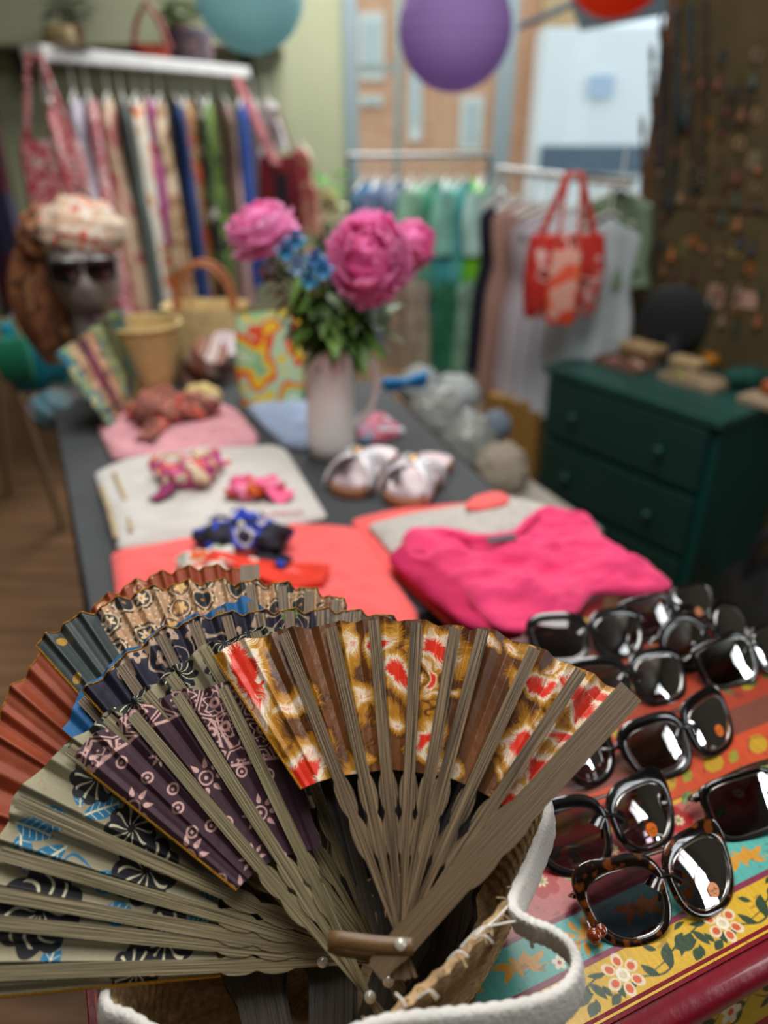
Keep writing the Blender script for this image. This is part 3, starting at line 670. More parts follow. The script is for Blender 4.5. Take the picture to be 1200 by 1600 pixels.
# ---- third fan: grey green with turquoise leaves and black flowers
def paint_sage(pl, u, v, TT, Q, ph):
    cv = Canvas(u, v, '#8d866c'); K = '#15151c'; CR = '#c9c2a2'; BL = '#17688c'
    w = fbm(u*30, v*30, 2); cv.put(np.clip((w-.5)*2, 0, 1)*.3, '#9c957a')
    d1, d2, an, idc = worley(u*44+.3, v*44, 8); far = (TT > -1.02)*1.
    blk = np.clip((.52+.06*np.sin(an*9)-d1)/.03, 0, 1)*far; cv.put(blk, K)
    vein = np.clip((.10-np.abs(((an*11/(2*PI)+.3*np.sin(d1*9)) % 1)-.5))/.03, 0, 1)*(d1 > .08)*(d1 < .46)*far; cv.put(vein*blk, CR)
    for (x, y, ang, s) in ((125, 1262, 95, .8), (128, 1276, 20, 1.15), (45, 1268, -20, 1.3), (105, 1322, -150, 1.3), (30, 1300, -75, 1.1), (20, 1285, -20, 1.2), (310, 1392, -10, .8), (225, 1405, 0, .8), (130, 1375, -10, 1.2), (150, 1425, -10, 1.2), (280, 1448, 5, .9), (70, 1535, 80, 1.0), (20, 1390, -5, 1.2), (230, 1440, 0, .7)):
        cx, cy = inpl(pl, x, y); cv.leaf(cx, cy, math.radians(ang), .020*s, .0105*s, BL, .1, CR)
    cx, cy = inpl(pl, 95, 1350); x2, y2 = inpl(pl, 145, 1358); x3, y3 = inpl(pl, 115, 1335); cv.stroke([(cx, cy), (x3, y3), (x2, y2)], .0016, BL)
    for (x, y, s) in ((228, 1360, 1.25), (205, 1295, 1.0), (60, 1425, 1.5), (255, 1470, 1.2), (210, 1520, .9), (150, 1215, 1.0)):
        cx, cy = inpl(pl, x, y)
        r = np.hypot(u-cx, v-cy); a = np.arctan2(v-cy, u-cx); R = .0155*s*(.85+.15*np.abs(np.sin(a*4.5))); b = cv.edge(R-r); cv.put(b, K)
        bend = a+.5*np.sin(r*160); cv.put(b*np.clip((.13-np.abs(((bend*10/(2*PI)) % 1)-.5))/.04, 0, 1)*(r > .0022)*(r < .0125*s), CR)
    return cv.c
make_fan('hand_fan', 'sage green fan with turquoise leaves and black flowers, lowest at the left', (590, 1500, .452), 40, -16,
    [(-12, 1562), (-20, 1500), (-8, 1331), (20, 1249), (60, 1200), (101, 1166), (161, 1118), (221, 1080), (262, 1050), (315, 1010), (394, 985), (440, 975)],
    [(-14, 1520), (-12, 1440), (-6, 1395), (-2, 1331), (22, 1249), (101, 1166), (161, 1118), (221, 1080), (262, 1054), (315, 1012), (394, 988)], paint_sage, res=(760, 380), guards=(), top_trim=False, R_in=.44, ribm=RIBL, amp=.0065, rough=.7, ribw=.0038)
# ---- fourth: dark navy batik with cream curls
def paint_navy(pl, u, v, TT, Q, ph, base='#1b1a2c', line='#b89c86', sc=48, seed=2, plain=-.72):
    cv = Canvas(u, v, base); w = fbm(u*40, v*40, 2); cv.put(np.clip((w-.5)*2, 0, 1)*.3, '#2e2440')
    n1 = fbm(u*sc*.8, v*sc*.8, seed, 2); m = np.clip((.10-np.abs(((n1*7) % 1)-.5))/.05, 0, 1)*(TT > plain)
    cv.put(m, line); d1, d2, an, idc = worley(u*sc, v*sc, seed+3)
    fl = (np.clip((.28+.08*np.cos(an*5)-d1)/.03, 0, 1))*(idc > .5)*(TT > plain); cv.put(fl, line); cv.put(fl*(d1 < .10), base)
    g = (np.clip((.3-d1)/.03, 0, 1))*(idc < .10)*(TT > plain); cv.put(g, '#4f6a2c'); cv.put(g*(np.abs(np.sin(an*3)) < .15), line)
    bb = (TT > -.22); cv.put(bb*np.clip((w-.48)*6, 0, 1)*.8, '#8c7d6c')
    return cv.c
make_fan('hand_fan', 'dark navy batik fan with cream curls, behind the plum fan', (500, 1500, .452), 36, -12,
    [(130, 1080), (190, 1030), (250, 985), (310, 965), (410, 955), (480, 953), (560, 955), (630, 968)],
    [(186, 1036), (248, 988), (300, 968), (352, 960), (404, 956), (450, 955), (500, 954), (550, 956), (600, 962)], paint_navy, res=(460, 200), guards=(), R_in=.6, amp=.0065, rough=.7, tail=False)
# ---- bright blue one showing as a sliver
def paint_blue(pl, u, v, TT, Q, ph):
    cv = Canvas(u, v, '#1d5f92'); w = fbm(u*50, v*50, 4); cv.put(np.clip((w-.5)*4, 0, 1)*.5, '#164a78'); return cv.c
make_fan('hand_fan', 'plain bright blue fan, only its pleated edge seen above the navy batik fan', (490, 1490, .462), 36, -12,
    [(96, 1138), (128, 1078), (184, 1026), (246, 984), (305, 960), (350, 946), (380, 928), (410, 950), (440, 962), (560, 975)],
    [(120, 1082), (180, 1020), (240, 978), (292, 955), (340, 944), (392, 936), (450, 948)], paint_blue, res=(360, 120), guards=(), R_in=.6, amp=.006, rough=.7, tail=False, trim=False)
# ---- slate and paisley
def paint_paisley(pl, u, v, TT, Q, ph):
    cv = Canvas(u, v, '#b8926f'); D = '#262d32'; d1, d2, an, idc = worley(u*52, v*52, 6); f = lambda x: np.clip(x/.035+.5, 0, 1)
    cv.put(f(d2-d1-.10)*f(.48-d1), D); cv.put(f(.035-np.abs(d1-.36)), '#d8b894'); cv.put(f(.05-np.abs(d1-.24)), D)
    fl = f(.20+.07*np.cos(an*6)-d1)*(idc > .3); cv.put(fl, '#dcc3a0'); cv.put(f(.06-d1), '#b57b3a')
    e1, e2, bn, _ = worley(u*230, v*230, 5); cv.put(f(.2-e1)*(d1 > .38), '#e0c39c')
    cv.put((idc > .72)*f(.34-d1)*.8, '#6a4a3a'); cv.put((idc > .72)*f(.22+.06*np.cos(an*5)-d1), '#d8b070')
    plain = np.clip((-.655-TT)/.005, 0, 1); cv.put(plain, '#3b4545'); 
    for (x, y) in ((95, 1000), (120, 1060)):
        cx, cy = inpl(pl, x, y); cv.ell(cx, cy, .003, .0036, 0, '#b48a3c')
    gb = (TT > .02)*1.; w = fbm(u*45, v*22, 9); cv.put(gb*np.clip(.5+(w-.5)*8, 0, 1)*.85, '#7d5138'); 
    return cv.c
make_fan('hand_fan', 'slate and peach paisley fan with gold edging, behind the navy batik fan', (475, 1480, .462), 34, -12,
    [(56, 1008), (95, 975), (140, 955), (220, 922), (300, 908), (375, 908), (445, 911), (500, 924), (545, 942)],
    [(390, 909), (440, 912), (482, 922), (525, 934)], paint_paisley, res=(480, 170), guards=(), R_in=.6, amp=.008, rough=.6, tail=False)
# ---- rust coloured one at the back
def paint_rust(pl, u, v, TT, Q, ph):
    cv = Canvas(u, v, '#8a3a1c'); w = fbm(u*60, v*30, 4); cv.put(np.clip((w-.5)*3, 0, 1)*.5, '#a34a26')
    d1, d2, an, idc = worley(u*75, v*75, 2); f = lambda x: np.clip(x/.05+.5, 0, 1); mid = ((TT > -.82) & (TT < -.42))*1.
    cv.put(mid*np.maximum(f(.06-np.abs(d1-.28)), f(.08-d1)), '#d9b08c'); 
    return cv.c
make_fan('hand_fan', 'rust orange pleated fan, furthest back and left in the basket', (400, 1400, .50), 32, -8,
    [(-60, 1330), (-40, 1240), (-5, 1118), (22, 1070), (60, 1025), (160, 935), (200, 912), (240, 897), (310, 884), (365, 886), (385, 893)],
    [(-52, 1290), (-20, 1160), (10, 1090), (60, 1028), (110, 975), (160, 937), (205, 912), (245, 897), (285, 888), (330, 884)], paint_rust, res=(420, 140), guards=('r',), R_in=.45, amp=.008, rough=.65, tail=False, ribs_behind=True)
# dark closed fans pushed down inside the basket, mostly added to darken its interior
def closed_fan(label, p, q, m, w=.013):
    p = Vector(p); q = Vector(q); T = thing('folded_fan', label, 'fan', tuple(p)); d = (q-p); L = d.length; d.normalize(); s_ = d.cross(Vector((0, 0, 1))).normalized(); u_ = s_.cross(d).normalized()
    for k in range(7):
        off = u_*(.0028*(k-3)); fs = [0, .04, .12, .3, .42, .5, .58, .66, 1]; ws = [.5, .8, .75, .8, 1.15, .85, 1.15, .85, .9]
        vs = []; uvs = []
        for f, g in zip(fs, ws):
            for sx, sz in ((-1, 0), (1, 0), (1, 1), (-1, 1)): vs.append(p+d*L*f+s_*(w*g*sx*.5+.0015*math.sin(k*2))+off+u_*(sz-.5)*.0016); uvs.append((w*sx*g+k*.03, f*L))
        n_ = len(fs); fc = [(i*4+c, i*4+(c+1) % 4, (i+1)*4+(c+1) % 4, (i+1)*4+c) for i in range(n_-1) for c in range(4)]+[(3, 2, 1, 0), tuple((n_-1)*4+c for c in range(4))]
        mb = MB(); mb.add(vs, fc); mb.build('rib', m, T, smooth=30, uv=uvs)
    mb = MB(); c = p+d*.012; mb.tube([c-u_*.012, c+u_*.012], .0028, 12); mb.build('rivet', mat('#d9d4c4', .12, var=.3, scale=900, coat=1, metal=.3), T)
closed_fan('dark folded fan added to darken the basket under the tail of the brown satin fan', (-.010, .232, .962), (.050, .36, 1.035), RIBD, .030)
closed_fan('dark folded fan added to darken the basket, left of the strap of the brown satin fan', (-.030, .222, .958), (-.035, .375, 1.02), RIBD, .034)
closed_fan('dark folded fan against the right inner side of the basket', (.030, .262, .955), (.068, .375, 1.03), RIBD, .026)
closed_fan('dark folded fan added to darken the basket beneath the ribs of the sage green fan', (-.062, .225, .958), (-.105, .34, 1.01), RIBD, .034)

# ================================================================== SUNGLASSES
LENSD = lens_mat('#75606a'); LENSG = lens_mat('#5a544a'); LENSX = lens_mat('#3a3438')
FR_TORT = pal(['#0d0907', '#140c08', '#1c0f08', '#0e0806', '#180c07', '#4a240c', '#6a3610'], 110, 'noise', .1)
FR_TORT.node_tree.nodes['Principled BSDF'].inputs['Coat Weight'].default_value = 1
SILV = mat('#c9c9c6', .2, metal=1, var=.05)
ORANGE = mat('#e8741c', .55, var=.05); INK = mat('#4a2a1a', .6); PEACH = mat('#e89a6c', .5, var=.05)
def make_glasses(label, bl, br, tilt=45, shape='cat', frame=BLACK, lens=None, sticker=None, lift=0., roll=0., w=1., sc=1., fold=22):
    """bl, br: photo points where the two lens bottoms rest on the chest top"""
    p0 = at_z(bl[0], bl[1], ZC+.0015+lift); p1 = at_z(br[0], br[1], ZC+.0015+lift); d = (p1-p0); d.z = 0; d.normalize(); mid = (p0+p1)/2
    a = math.radians(tilt); back = Vector((-d.y, d.x, 0)); up = back*math.cos(a)+Vector((0, 0, 1))*math.sin(a); n = d.cross(up)
    if n.dot(CAM-mid) < 0: n = -n
    T = thing('sunglasses', label, 'sunglasses', tuple(mid), 'sunglasses laid out on the painted chest')
    lens = lens or LENSD
    hx = .0335*sc; lw, lh = {'cat': (.0265, .0225), 'round': (.0255, .0245), 'square': (.0295, .0215), 'way': (.0265, .0215)}[shape]; lw *= sc*w; lh *= sc
    cy = lh+.004*sc
    def outl(t, s, grow):     # lens outline; s = -1 left lens, +1 right lens
        c, q = math.cos(t), math.sin(t); e = {'cat': .78, 'round': 1., 'square': .5, 'way': .68}[shape]
        x = math.copysign(abs(c)**e, c); y = math.copysign(abs(q)**e, q)
        x2, y2 = x*lw, y*lh
        if shape in ('cat', 'way'): x2 *= (1+.16*y/1); y2 += .0022*(x*s)*(1 if y > 0 else .2)*sc; x2 -= s*.0022*(y < 0)*(-y)
        if shape == 'square': x2 *= (1+.08*y)
        g = grow; gx = g; gy = g
        if y > 0: gy = g*1.7
        if shape == 'cat' and x*s > .2 and y > .1: gy += g*1.1*(x*s)*min(1, y*1.6); gx += g*.75*y
        if shape == 'square': gx = gy = g*.75
        return x2+math.copysign(gx*abs(x)**.8, x), y2+math.copysign(gy*abs(y)**.8, y)
    def wp(x, y, z): zz = z-2.4*x*x/sc; return mid+d*x+up*(y+cy)+n*zz
    mb = MB(); N = 56; secs = [(0, 0.0008), (.06, .0016), (.18, .0022), (.80, .0024), (.97, .0016), (1, .0), (.95, -.0018), (.5, -.0022), (.05, -.0018)]
    G = .0056*sc
    for s in (-1, 1):
        rows = []
        for i in range(N+1):
            t = 2*PI*i/N; x0, y0 = outl(t, s, 0); x1, y1 = outl(t, s, G)
            rows.append([wp(s*hx+x0+(x1-x0)*f, y0+(y1-y0)*f, z*sc) for f, z in secs]+[wp(s*hx+x0, y0, .0008*sc)])
        mb.sheet(rows)
    # bridge
    br_pts = [wp(x*sc, (.0105-.0035*(abs(x)/.009)**2)*sc, -.0002) for x in (-.0125, -.009, -.005, 0, .005, .009, .0125)]
    mb.tube(br_pts, [.0062*sc, .0052*sc, .0042*sc, .0038*sc, .0042*sc, .0052*sc, .0062*sc], 12, flat=.5)
    mb.build('frame', frame, T, smooth=50)
    mb = MB()
    for s in (-1, 1): mb.tube([wp(s*.0075*sc, .0048*sc, .0012), wp(s*.0085*sc, -.001*sc, .0008), wp(s*.0092*sc, -.006*sc, -.002)], [.0010*sc]*3, 6)
    mb.build('nose_pads', SILV if frame is not BLACK else BLACK, T)
    mb = MB()
    for s in (-1, 1):
        rows = []
        for i in range(N):
            t = 2*PI*i/N; x0, y0 = outl(t, s, 0); x1, y1 = outl(t, s, .0006)
            rows.append(wp(s*hx+x0*.985, y0*.985, .0022*sc))
        mb.tube(rows, .0003*sc, 6, closed=True)
    mb.build('lens_edge_highlight', SILV, T)  # thin silver ring drawn as the bright highlight along the lens edge
    for s in (-1, 1):
        mb = MB(); rows = []
        for j in range(7):
            f = j/6; rows.append([wp(s*hx+outl(2*PI*i/N, s, .0004)[0]*f, outl(2*PI*i/N, s, .0004)[1]*f, (.0014+.0016*(1-f*f))*sc) for i in range(N+1)])
        mb.sheet(rows); mb.build('lens', lens, T, smooth=180)
    # temples folded out behind, resting on the chest
    for s in (-1, 1):
        hp = wp(s*(hx+lw+G*.8), lh*.62, -.003); k0 = .012 if s < 0 else .019
        hq = hp-n*k0+up*.0-d*s*.004; far = wp(-s*(hx+lw*.45), lh*.80, 0)-n*(k0-.001); mid_ = (hq+far)/2-n*.001+up*.004; tip = far-d*s*.020-up*.006; tip.z = max(tip.z, ZC+.0035); far.z = max(far.z, ZC+.006)
        c = catmull([tuple(hp), tuple(hq), tuple(mid_), tuple(far), tuple(tip)], 6, False)
        mb = MB(); k = len(c); mb.tube(c, [(.0046-.0020*min(1, i/5) + (.0010 if i > k-5 else 0))*sc for i in range(k)], 10, flat=.45); t_ = mb.build('temple', frame, T, smooth=50)
    if sticker:
        sx, sy, col = sticker
        mb = MB(); cx = sx*hx+.0; pts = [wp(hx*1+sx+.0052*sc*math.cos(2*PI*i/28), sy+.0052*sc*math.sin(2*PI*i/28), .0034) for i in range(28)]
        mb.add(pts+[p-n*.0002 for p in pts], [tuple(range(28)), tuple(range(28, 56))[::-1]]+[(i, (i+1) % 28, 28+(i+1) % 28, 28+i) for i in range(28)]); st = mb.build('price_sticker', col, T, smooth=0); st['label'] = 'round orange sticker with tiny script lettering'
        mb = MB()
        for (pts2) in ([(-.0036, .0012), (-.0034, -.0006), (-.0026, -.0004)], [(-.0022, .0), (-.0018, .0006), (-.0019, -.0004), (-.0014, .0002)], [(-.0012, .0004), (-.0008, -.0006), (-.0002, .0006), (-.0014, -.0016)], [(.0002, .0014), (.0020, .0016)], [(.0012, .0018), (.0009, -.0004)], [(.0016, .0016), (.0017, -.0002), (.0022, .0004), (.0024, -.0002)], [(.0028, .0), (.0034, .0004), (.0030, -.0004), (.0038, 0)], [(-.0014, -.0026), (-.0004, -.0022), (.0004, -.0027), (.0014, -.0022), (.0022, -.0025)]):
            mb.tube([wp(hx+sx+q[0]*sc, sy+q[1]*sc, .0036) for q in pts2], .00011, 4)
        mb.build('script_lettering', INK, st)
    return T
GL = [
 ('tortoiseshell cat-eye sunglasses with dark lenses, nearest the front edge of the chest', (1003, 1476), (1126, 1424), 42, 'cat', FR_TORT, LENSD, (.002, -.012, PEACH)),
 ('glossy black cat-eye sunglasses with an orange sticker, just behind the tortoiseshell pair', (912, 1368), (1030, 1328), 42, 'cat', BLACK, LENSD, (.0005, -.011, ORANGE)),
 ('large square black sunglasses at the right edge, beside the tortoiseshell pair', (1178, 1312), (1285, 1268), 50, 'square', BLACK, LENSX, None),
 ('black round-cornered sunglasses with a bright reflection and orange sticker, in the second row', (1048, 1216), (1134, 1172), 46, 'way', BLACK, LENSG, (.004, -.008, ORANGE)),
 ('black sunglasses half hidden behind the end of the brown fan', (842, 1262), (932, 1228), 46, 'round', BLACK, LENSD, None),
 ('black narrow sunglasses behind the tip of the brown fan', (948, 1114), (1046, 1098), 40, 'way', BLACK, LENSG, None),
 ('black wide sunglasses lying against the bright pink top', (880, 1036), (978, 1028), 40, 'way', BLACK, LENSX, None),
 ('black round sunglasses with a brown tint in the middle of the back rows', (1082, 1053), (1176, 1012), 44, 'round', BLACK, LENSG, None),
 ('black sunglasses with a white reflection and tiny sticker, furthest back by the pink top', (1020, 1002), (1104, 978), 50, 'square', BLACK, LENSD, (.0, -.008, PEACH)),
 ('black square sunglasses at the right edge in the back rows', (1150, 1074), (1232, 1045), 48, 'square', BLACK, LENSX, None),
]
for g in GL: make_glasses(g[0], g[1], g[2], g[3], g[4], g[5], g[6], g[7])
# amber beads tied to the tortoiseshell pair
mb = MB(); bp = at_z(928, 1462, ZC+.008)
mb.ball(bp, .0055, 14, 9); mb.ball(bp+Vector((.006, .005, -.002)), .005, 14, 9); mb.tube([bp, bp+Vector((-.003, .012, .002)), bp+Vector((.002, .022, 0))], .0006, 5)
tag(mb.build('amber_beads', mat('#7a2c0a', .08, var=.6, scale=200, coat=1), None), 'amber bead charm lying beside the tortoiseshell sunglasses', 'bead charm')

# ================================================================== GREY TABLE
TB = thing('grey_table', 'long table under a dark grey cloth, running from the painted chest to the racks', 'table', (-.35, 1.3, 0))
TL = lambda a, b, z: Vector((0, 0, 0))
la = Vector((-.425, .876, 0)); dv = Vector((-.42, .907, 0)).normalized()
pl_ = at_z(135, 930, ZT); pl2 = at_z(84, 645, ZT); pr_ = at_z(780, 770, ZT); pr2 = at_z(655, 655, ZT)
nl = pl_+(pl_-pl2)*.33; fl_ = pl2+(pl2-pl_)*.30; nr = pr_+(pr_-pr2)*.62; fr_ = pr2+(pr2-pr_)*.75
poly = [nl, nr, fr_, fl_]
GREY = mat('#3f4244', .8, var=.12, scale=12, sheen=.0, bump=.15, bscale=500)
MB().prism([(p.x, p.y) for p in poly], ZT-.03, ZT-.001).build('table_top', GREY, TB, smooth=0, bevel=.004)
def drape():
    n = 160; cen = sum((Vector(p) for p in poly), Vector())/4; per = []
    for i in range(4):
        a, b = poly[i], poly[(i+1) % 4]
        for k in range(40): per.append(a+(b-a)*(k/40))
    per = np.array([tuple(p) for p in per]); out = per-np.array(tuple(cen)); out[:, 2] = 0; out /= np.linalg.norm(out, axis=1)[:, None]
    rows = []
    for j in range(14):
        t = j/13; w = (.002+.018*t*np.sin(np.arange(n)*1.3)+.03*t); P = per+out*w[:, None]; P[:, 2] = ZT-.002-(ZT-.12)*t; rows.append(P)
    grid_np('cloth_skirt', np.stack(rows, 1), GREY, TB, wrap_u=True, smooth=60)
drape()
for p in poly:
    c = Vector((-.37, 1.4, 0)); q = p+(Vector((c.x, c.y, p.z))-p)*.12; MB().tube([(q.x, q.y, 0), (q.x, q.y, ZT-.03)], .02, 10).build('leg', mat('#2b2b2b', .6), TB)

# ------------------------------------------------------------------ folded clothes
def slab(name, label, cat, pts, z0, th, m, wr=.003, seed=1, group=None, dome=.6, parts=None, npow=10, sc=1.):
    """a folded garment: outline given by photo points on a horizontal level"""
    W_ = [at_z(x, y, z0) for x, y in pts]; c = sum(W_, Vector())/len(W_); rng = np.array([[p.x, p.y] for p in W_]); cc = np.array([c.x, c.y])
    dense = []
    for i in range(len(rng)):
        a, b = rng[i], rng[(i+1) % len(rng)]; L = np.linalg.norm(b-a); k_ = max(3, int(L/.006))
        for k in range(k_): dense.append(a+(b-a)*k/k_)
    D = np.array(dense); ker = np.ones(5)/5; D = np.stack([np.convolve(np.concatenate([D[-2:, k], D[:, k], D[:2, k]]), ker, 'valid') for k in (0, 1)], -1)
    n = len(D); nr_ = 46; rows = []
    rho = np.concatenate([np.linspace(0.0, .9, nr_-14, endpoint=False), np.linspace(.9, 1, 14)])
    for r in rho[::1]:
        xy = cc+(D-cc)*(max(r, .002)); w = wr*(fbm(xy[:, 0]*11*sc+xy[:, 1]*8, xy[:, 1]*24*sc-xy[:, 0]*9, seed, 4)-.5)*2.4+wr*.8*(np.abs(fbm(xy[:, 0]*9*sc+xy[:, 1]*9*sc, xy[:, 1]*5*sc, seed+7, 2)-.5)*-2+.3)
        z = z0+th*(1-max(0, r)**npow)**.5+1.7*w*(1-r**8)
        rows.append(np.stack([xy[:, 0], xy[:, 1], np.maximum(z, z0+.0005)], -1))
    rows.append(np.stack([*(cc+(D-cc)*.98).T, np.full(n, z0)], -1)); rows.append(np.stack([*(cc+(D-cc)*.01).T, np.full(n, z0)], -1))
    T = thing(name, label, cat, (c.x, c.y, z0), group)
    grid_np('folded_cloth', np.stack(rows, 1), m, T, wrap_u=True, smooth=180)
    return T
CORAL = mat('#f0605e', .85, var=.05, scale=14, sheen=.2); PINK = mat('#e2356f', .85, var=.05, scale=12, sheen=.2); WHT = mat('#c6c3be', .9, var=.05, scale=20)
GRYW = mat('#b5b0a8', .9, var=.12, scale=60); PALEP = mat('#d79aa2', .9, var=.08, scale=25); BLUEC = mat('#9fb2d0', .9, var=.06, scale=20)
slab('folded_shirt', 'coral shirt with a printed back neck, folded, just behind the fans', 'shirt', [(172, 868), (318, 842), (360, 862), (430, 840), (450, 824), (560, 828), (655, 962), (640, 1040), (300, 1080), (190, 1010)], ZT+.001, .016, CORAL, .006, 3)
# printed neck label marks
slab('folded_shirt', 'white shirt with beige stitching, folded, behind the coral shirt on the left', 'shirt', [(147, 742), (200, 722), (300, 705), (430, 700), (448, 706), (514, 812), (430, 832), (350, 845), (182, 862)], ZT+.001, .018, WHT, .005, 5)
slab('folded_shirt', 'pale pink shirt folded between the straw hat and the white shirt', 'shirt', [(152, 672), (196, 645), (300, 618), (372, 645), (404, 684), (402, 702), (300, 715), (175, 722)], ZT+.001, .022, PALEP, .008, 8)
slab('folded_shirt', 'coral shirt folded under the pale grey one, right side of the table', 'shirt', [(546, 815), (620, 798), (700, 792), (800, 782), (860, 800), (960, 868), (940, 960), (800, 1010), (706, 985), (590, 880)], ZT+.001, .014, CORAL, .002, 11)
t_ = slab('folded_shirt', 'pale grey shirt folded between the coral one and the bright pink top', 'shirt', [(572, 822), (640, 806), (720, 792), (790, 776), (862, 794), (930, 840), (950, 930), (800, 985), (712, 968), (622, 880)], ZT+.0155, .012, GRYW, .004, 12)
slab('folded_cloth_strip', 'small coral cloth folded flat at the back of the pale grey shirt', 'shirt', [(722, 796), (738, 780), (778, 770), (800, 780), (792, 790), (745, 800)], ZT+.028, .008, CORAL, .001, 15)
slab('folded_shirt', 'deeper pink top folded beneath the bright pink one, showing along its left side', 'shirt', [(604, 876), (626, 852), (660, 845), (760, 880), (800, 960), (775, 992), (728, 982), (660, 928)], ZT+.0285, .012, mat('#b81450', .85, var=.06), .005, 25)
PT = slab('folded_shirt', 'bright pink short sleeved top with gathered neckline, folded on top of its pile', 'shirt', [(626, 839), (660, 832), (696, 829), (740, 842), (800, 836), (834, 806), (864, 797), (920, 808), (948, 850), (1000, 882), (1056, 918), (1030, 930), (995, 934), (926, 930), (906, 960), (870, 985), (799, 993), (762, 978), (716, 925), (672, 890), (632, 874)], ZT+.036, .018, PINK, .013, 21, sc=1.15)
mb = MB(); nk = [at_z(x, y, ZT+.056) for x, y in ((700, 832), (735, 843), (775, 846), (812, 832), (834, 810), (842, 806))]; c = catmull([tuple(p) for p in nk], 8, False)
mb.tube(c, .0035, 8); mb.build('neck_band', mat('#d12a68', .85), PT)
mb = MB(); q = at_z(783, 842, ZT+.058); mb.box(q, (.045, .014, .003), Matrix.Rotation(.3, 3, 'Z')); mb.build('neck_label', mat('#4a4a52', .7), PT, smooth=0)
slab('folded_shirt', 'light blue folded shirt left of the white jug', 'shirt', [(384, 640), (420, 628), (500, 632), (560, 650), (480, 705), (440, 698)], ZT+.001, .016, BLUEC, .006, 31)
slab('folded_shirt', 'pink and blue patterned folded scarf right of the white jug', 'scarf', [(556, 650), (598, 646), (636, 676), (600, 690), (560, 694)], ZT+.001, .010, pal(['#8fa8c8', '#d1657e', '#df86a0', '#b03444', '#c9d0dc'], 22), .003, 33)
def neckmarks():
    T = None
# lettering and floral print on the white shirt
mb = MB()
for i in range(7):
    p = at_z(402+i*11, 806-i*1.0, ZT+.0205); pts = [p+Vector((math.cos(k*1.05+i)*.005, math.sin(k*1.05+i*2)*.006, 0)) for k in range(5)]; mb.tube(pts, .0012, 5)
WS = [o for o in bpy.data.objects if o.get('label', '').startswith('white shirt with beige')][0]
mb.build('pink_lettering', mat('#d9737a', .8), WS)
mb = MB()
for pts in (((178, 738), (196, 780), (205, 830)), ((158, 760), (172, 800), (182, 840))):
    mb.tube([at_z(x, y, ZT+.0195) for x, y in pts], .004, 6, flat=.4)
mb.build('beige_seam', mat('#a8946e', .9), WS)

# ------------------------------------------------------------------ knotted scarves
def knot(name, label, cat, px, py, z, r, m, seed, tails=(), squash=.55, mats=None):
    rg = random.Random(seed); c = at_z(px, py, z); T = thing(name, label, cat, tuple(c))
    n, m2 = 70, 18; th = np.linspace(0, 2*PI, n, endpoint=False)[:, None]; ph = np.linspace(0, 2*PI, m2+1)[None]
    tr = r*.42*(1+.35*np.sin(th*3+seed)+.22*np.sin(th*9+ph*2+seed)+.12*np.sin(ph*5+th*4)); R_ = r*.62*(1+.15*np.sin(th*2+seed))
    P = np.stack([(R_+tr*np.cos(ph))*np.cos(th)*1.15, (R_+tr*np.cos(ph))*np.sin(th)*.85, r*squash*.75+tr*np.sin(ph)*squash*1.4+0*th], -1)
    P[..., 2] = np.maximum(P[..., 2], .001); grid_np('gathered_ring', P+np.array(c), m, T, wrap_u=True, smooth=180)
    mb = MB(); mb.ball(c+Vector((r*.1, -r*.35, r*squash*.8)), (r*.42, r*.34, r*.38), 20, 14, fn=lambda d: 1+.22*math.sin(d.x*9+seed)+.15*math.sin(d.z*13+d.y*7)); mb.build('knot', m, T, smooth=180)
    for i, (tx, ty, w) in enumerate(tails):
        e = at_z(tx, ty, z+.004); rows = []; k = 12
        dr = (e-c); sd = Vector((-dr.y, dr.x, 0)).normalized()
        for j in range(k+1):
            f = j/k; pos = c+dr*f+Vector((0, 0, r*squash*.9*(1-f)**1.2+.006*math.sin(f*6+i)+.004)); ww = w*(.25+.75*math.sin(PI*min(1, f*.62+.1)))
            rows.append([pos+sd*ww*(q/6-.5)+Vector((0, 0, .005*math.sin(q*1.7+f*5))) for q in range(7)])
        MB().sheet(rows).build('scarf_tail', (mats or [m])[i % len(mats or [m])], T, smooth=180, solid=.0015)
    return T
BROWNP = pal(['#6a3a30', '#96564a', '#7c4638', '#b97a68', '#c84a3c', '#5a2c22'], 26, seed=1)
knot('knotted_scarf', 'reddish brown patterned scarf knotted on the pale pink shirt', 'scarf', 268, 655, ZT+.022, .072, BROWNP, 2, [(345, 655, .06), (225, 690, .05), (300, 640, .05)])
knot('knotted_scarf', 'cream, orange and magenta scarf knotted on the white shirt', 'scarf', 298, 748, ZT+.019, .055, pal(['#d8c4a8', '#cfae86', '#a8285e', '#c2569a', '#d4541e', '#e0d6c8', '#b9a284'], 24, seed=3), 5, [(240, 782, .03), (350, 718, .05)], mats=[pal(['#8c2a5c', '#cdb79c'], 20), pal(['#d8581c', '#e0d0c0', '#b53a20'], 24)])
knot('hair_scarf', 'orange and pink scrunchie at the right of the white shirt', 'scrunchie', 398, 772, ZT+.019, .036, pal(['#e86a94', '#e05a88', '#ef86aa', '#c8481a', '#d9691f'], 16, seed=6), 7, [(455, 778, .04), (352, 775, .03)], mats=[mat('#e8648e', .8), mat('#c8521a', .8)])
knot('knotted_scarf', 'navy, black and bright blue scarf knotted on the coral shirt', 'scarf', 380, 852, ZT+.017, .056, pal(['#15141f', '#23203a', '#1c1a22', '#1d3fc0', '#c9c4c0', '#2a2440'], 24, seed=4), 9, [(328, 836, .04), (450, 888, .03)])
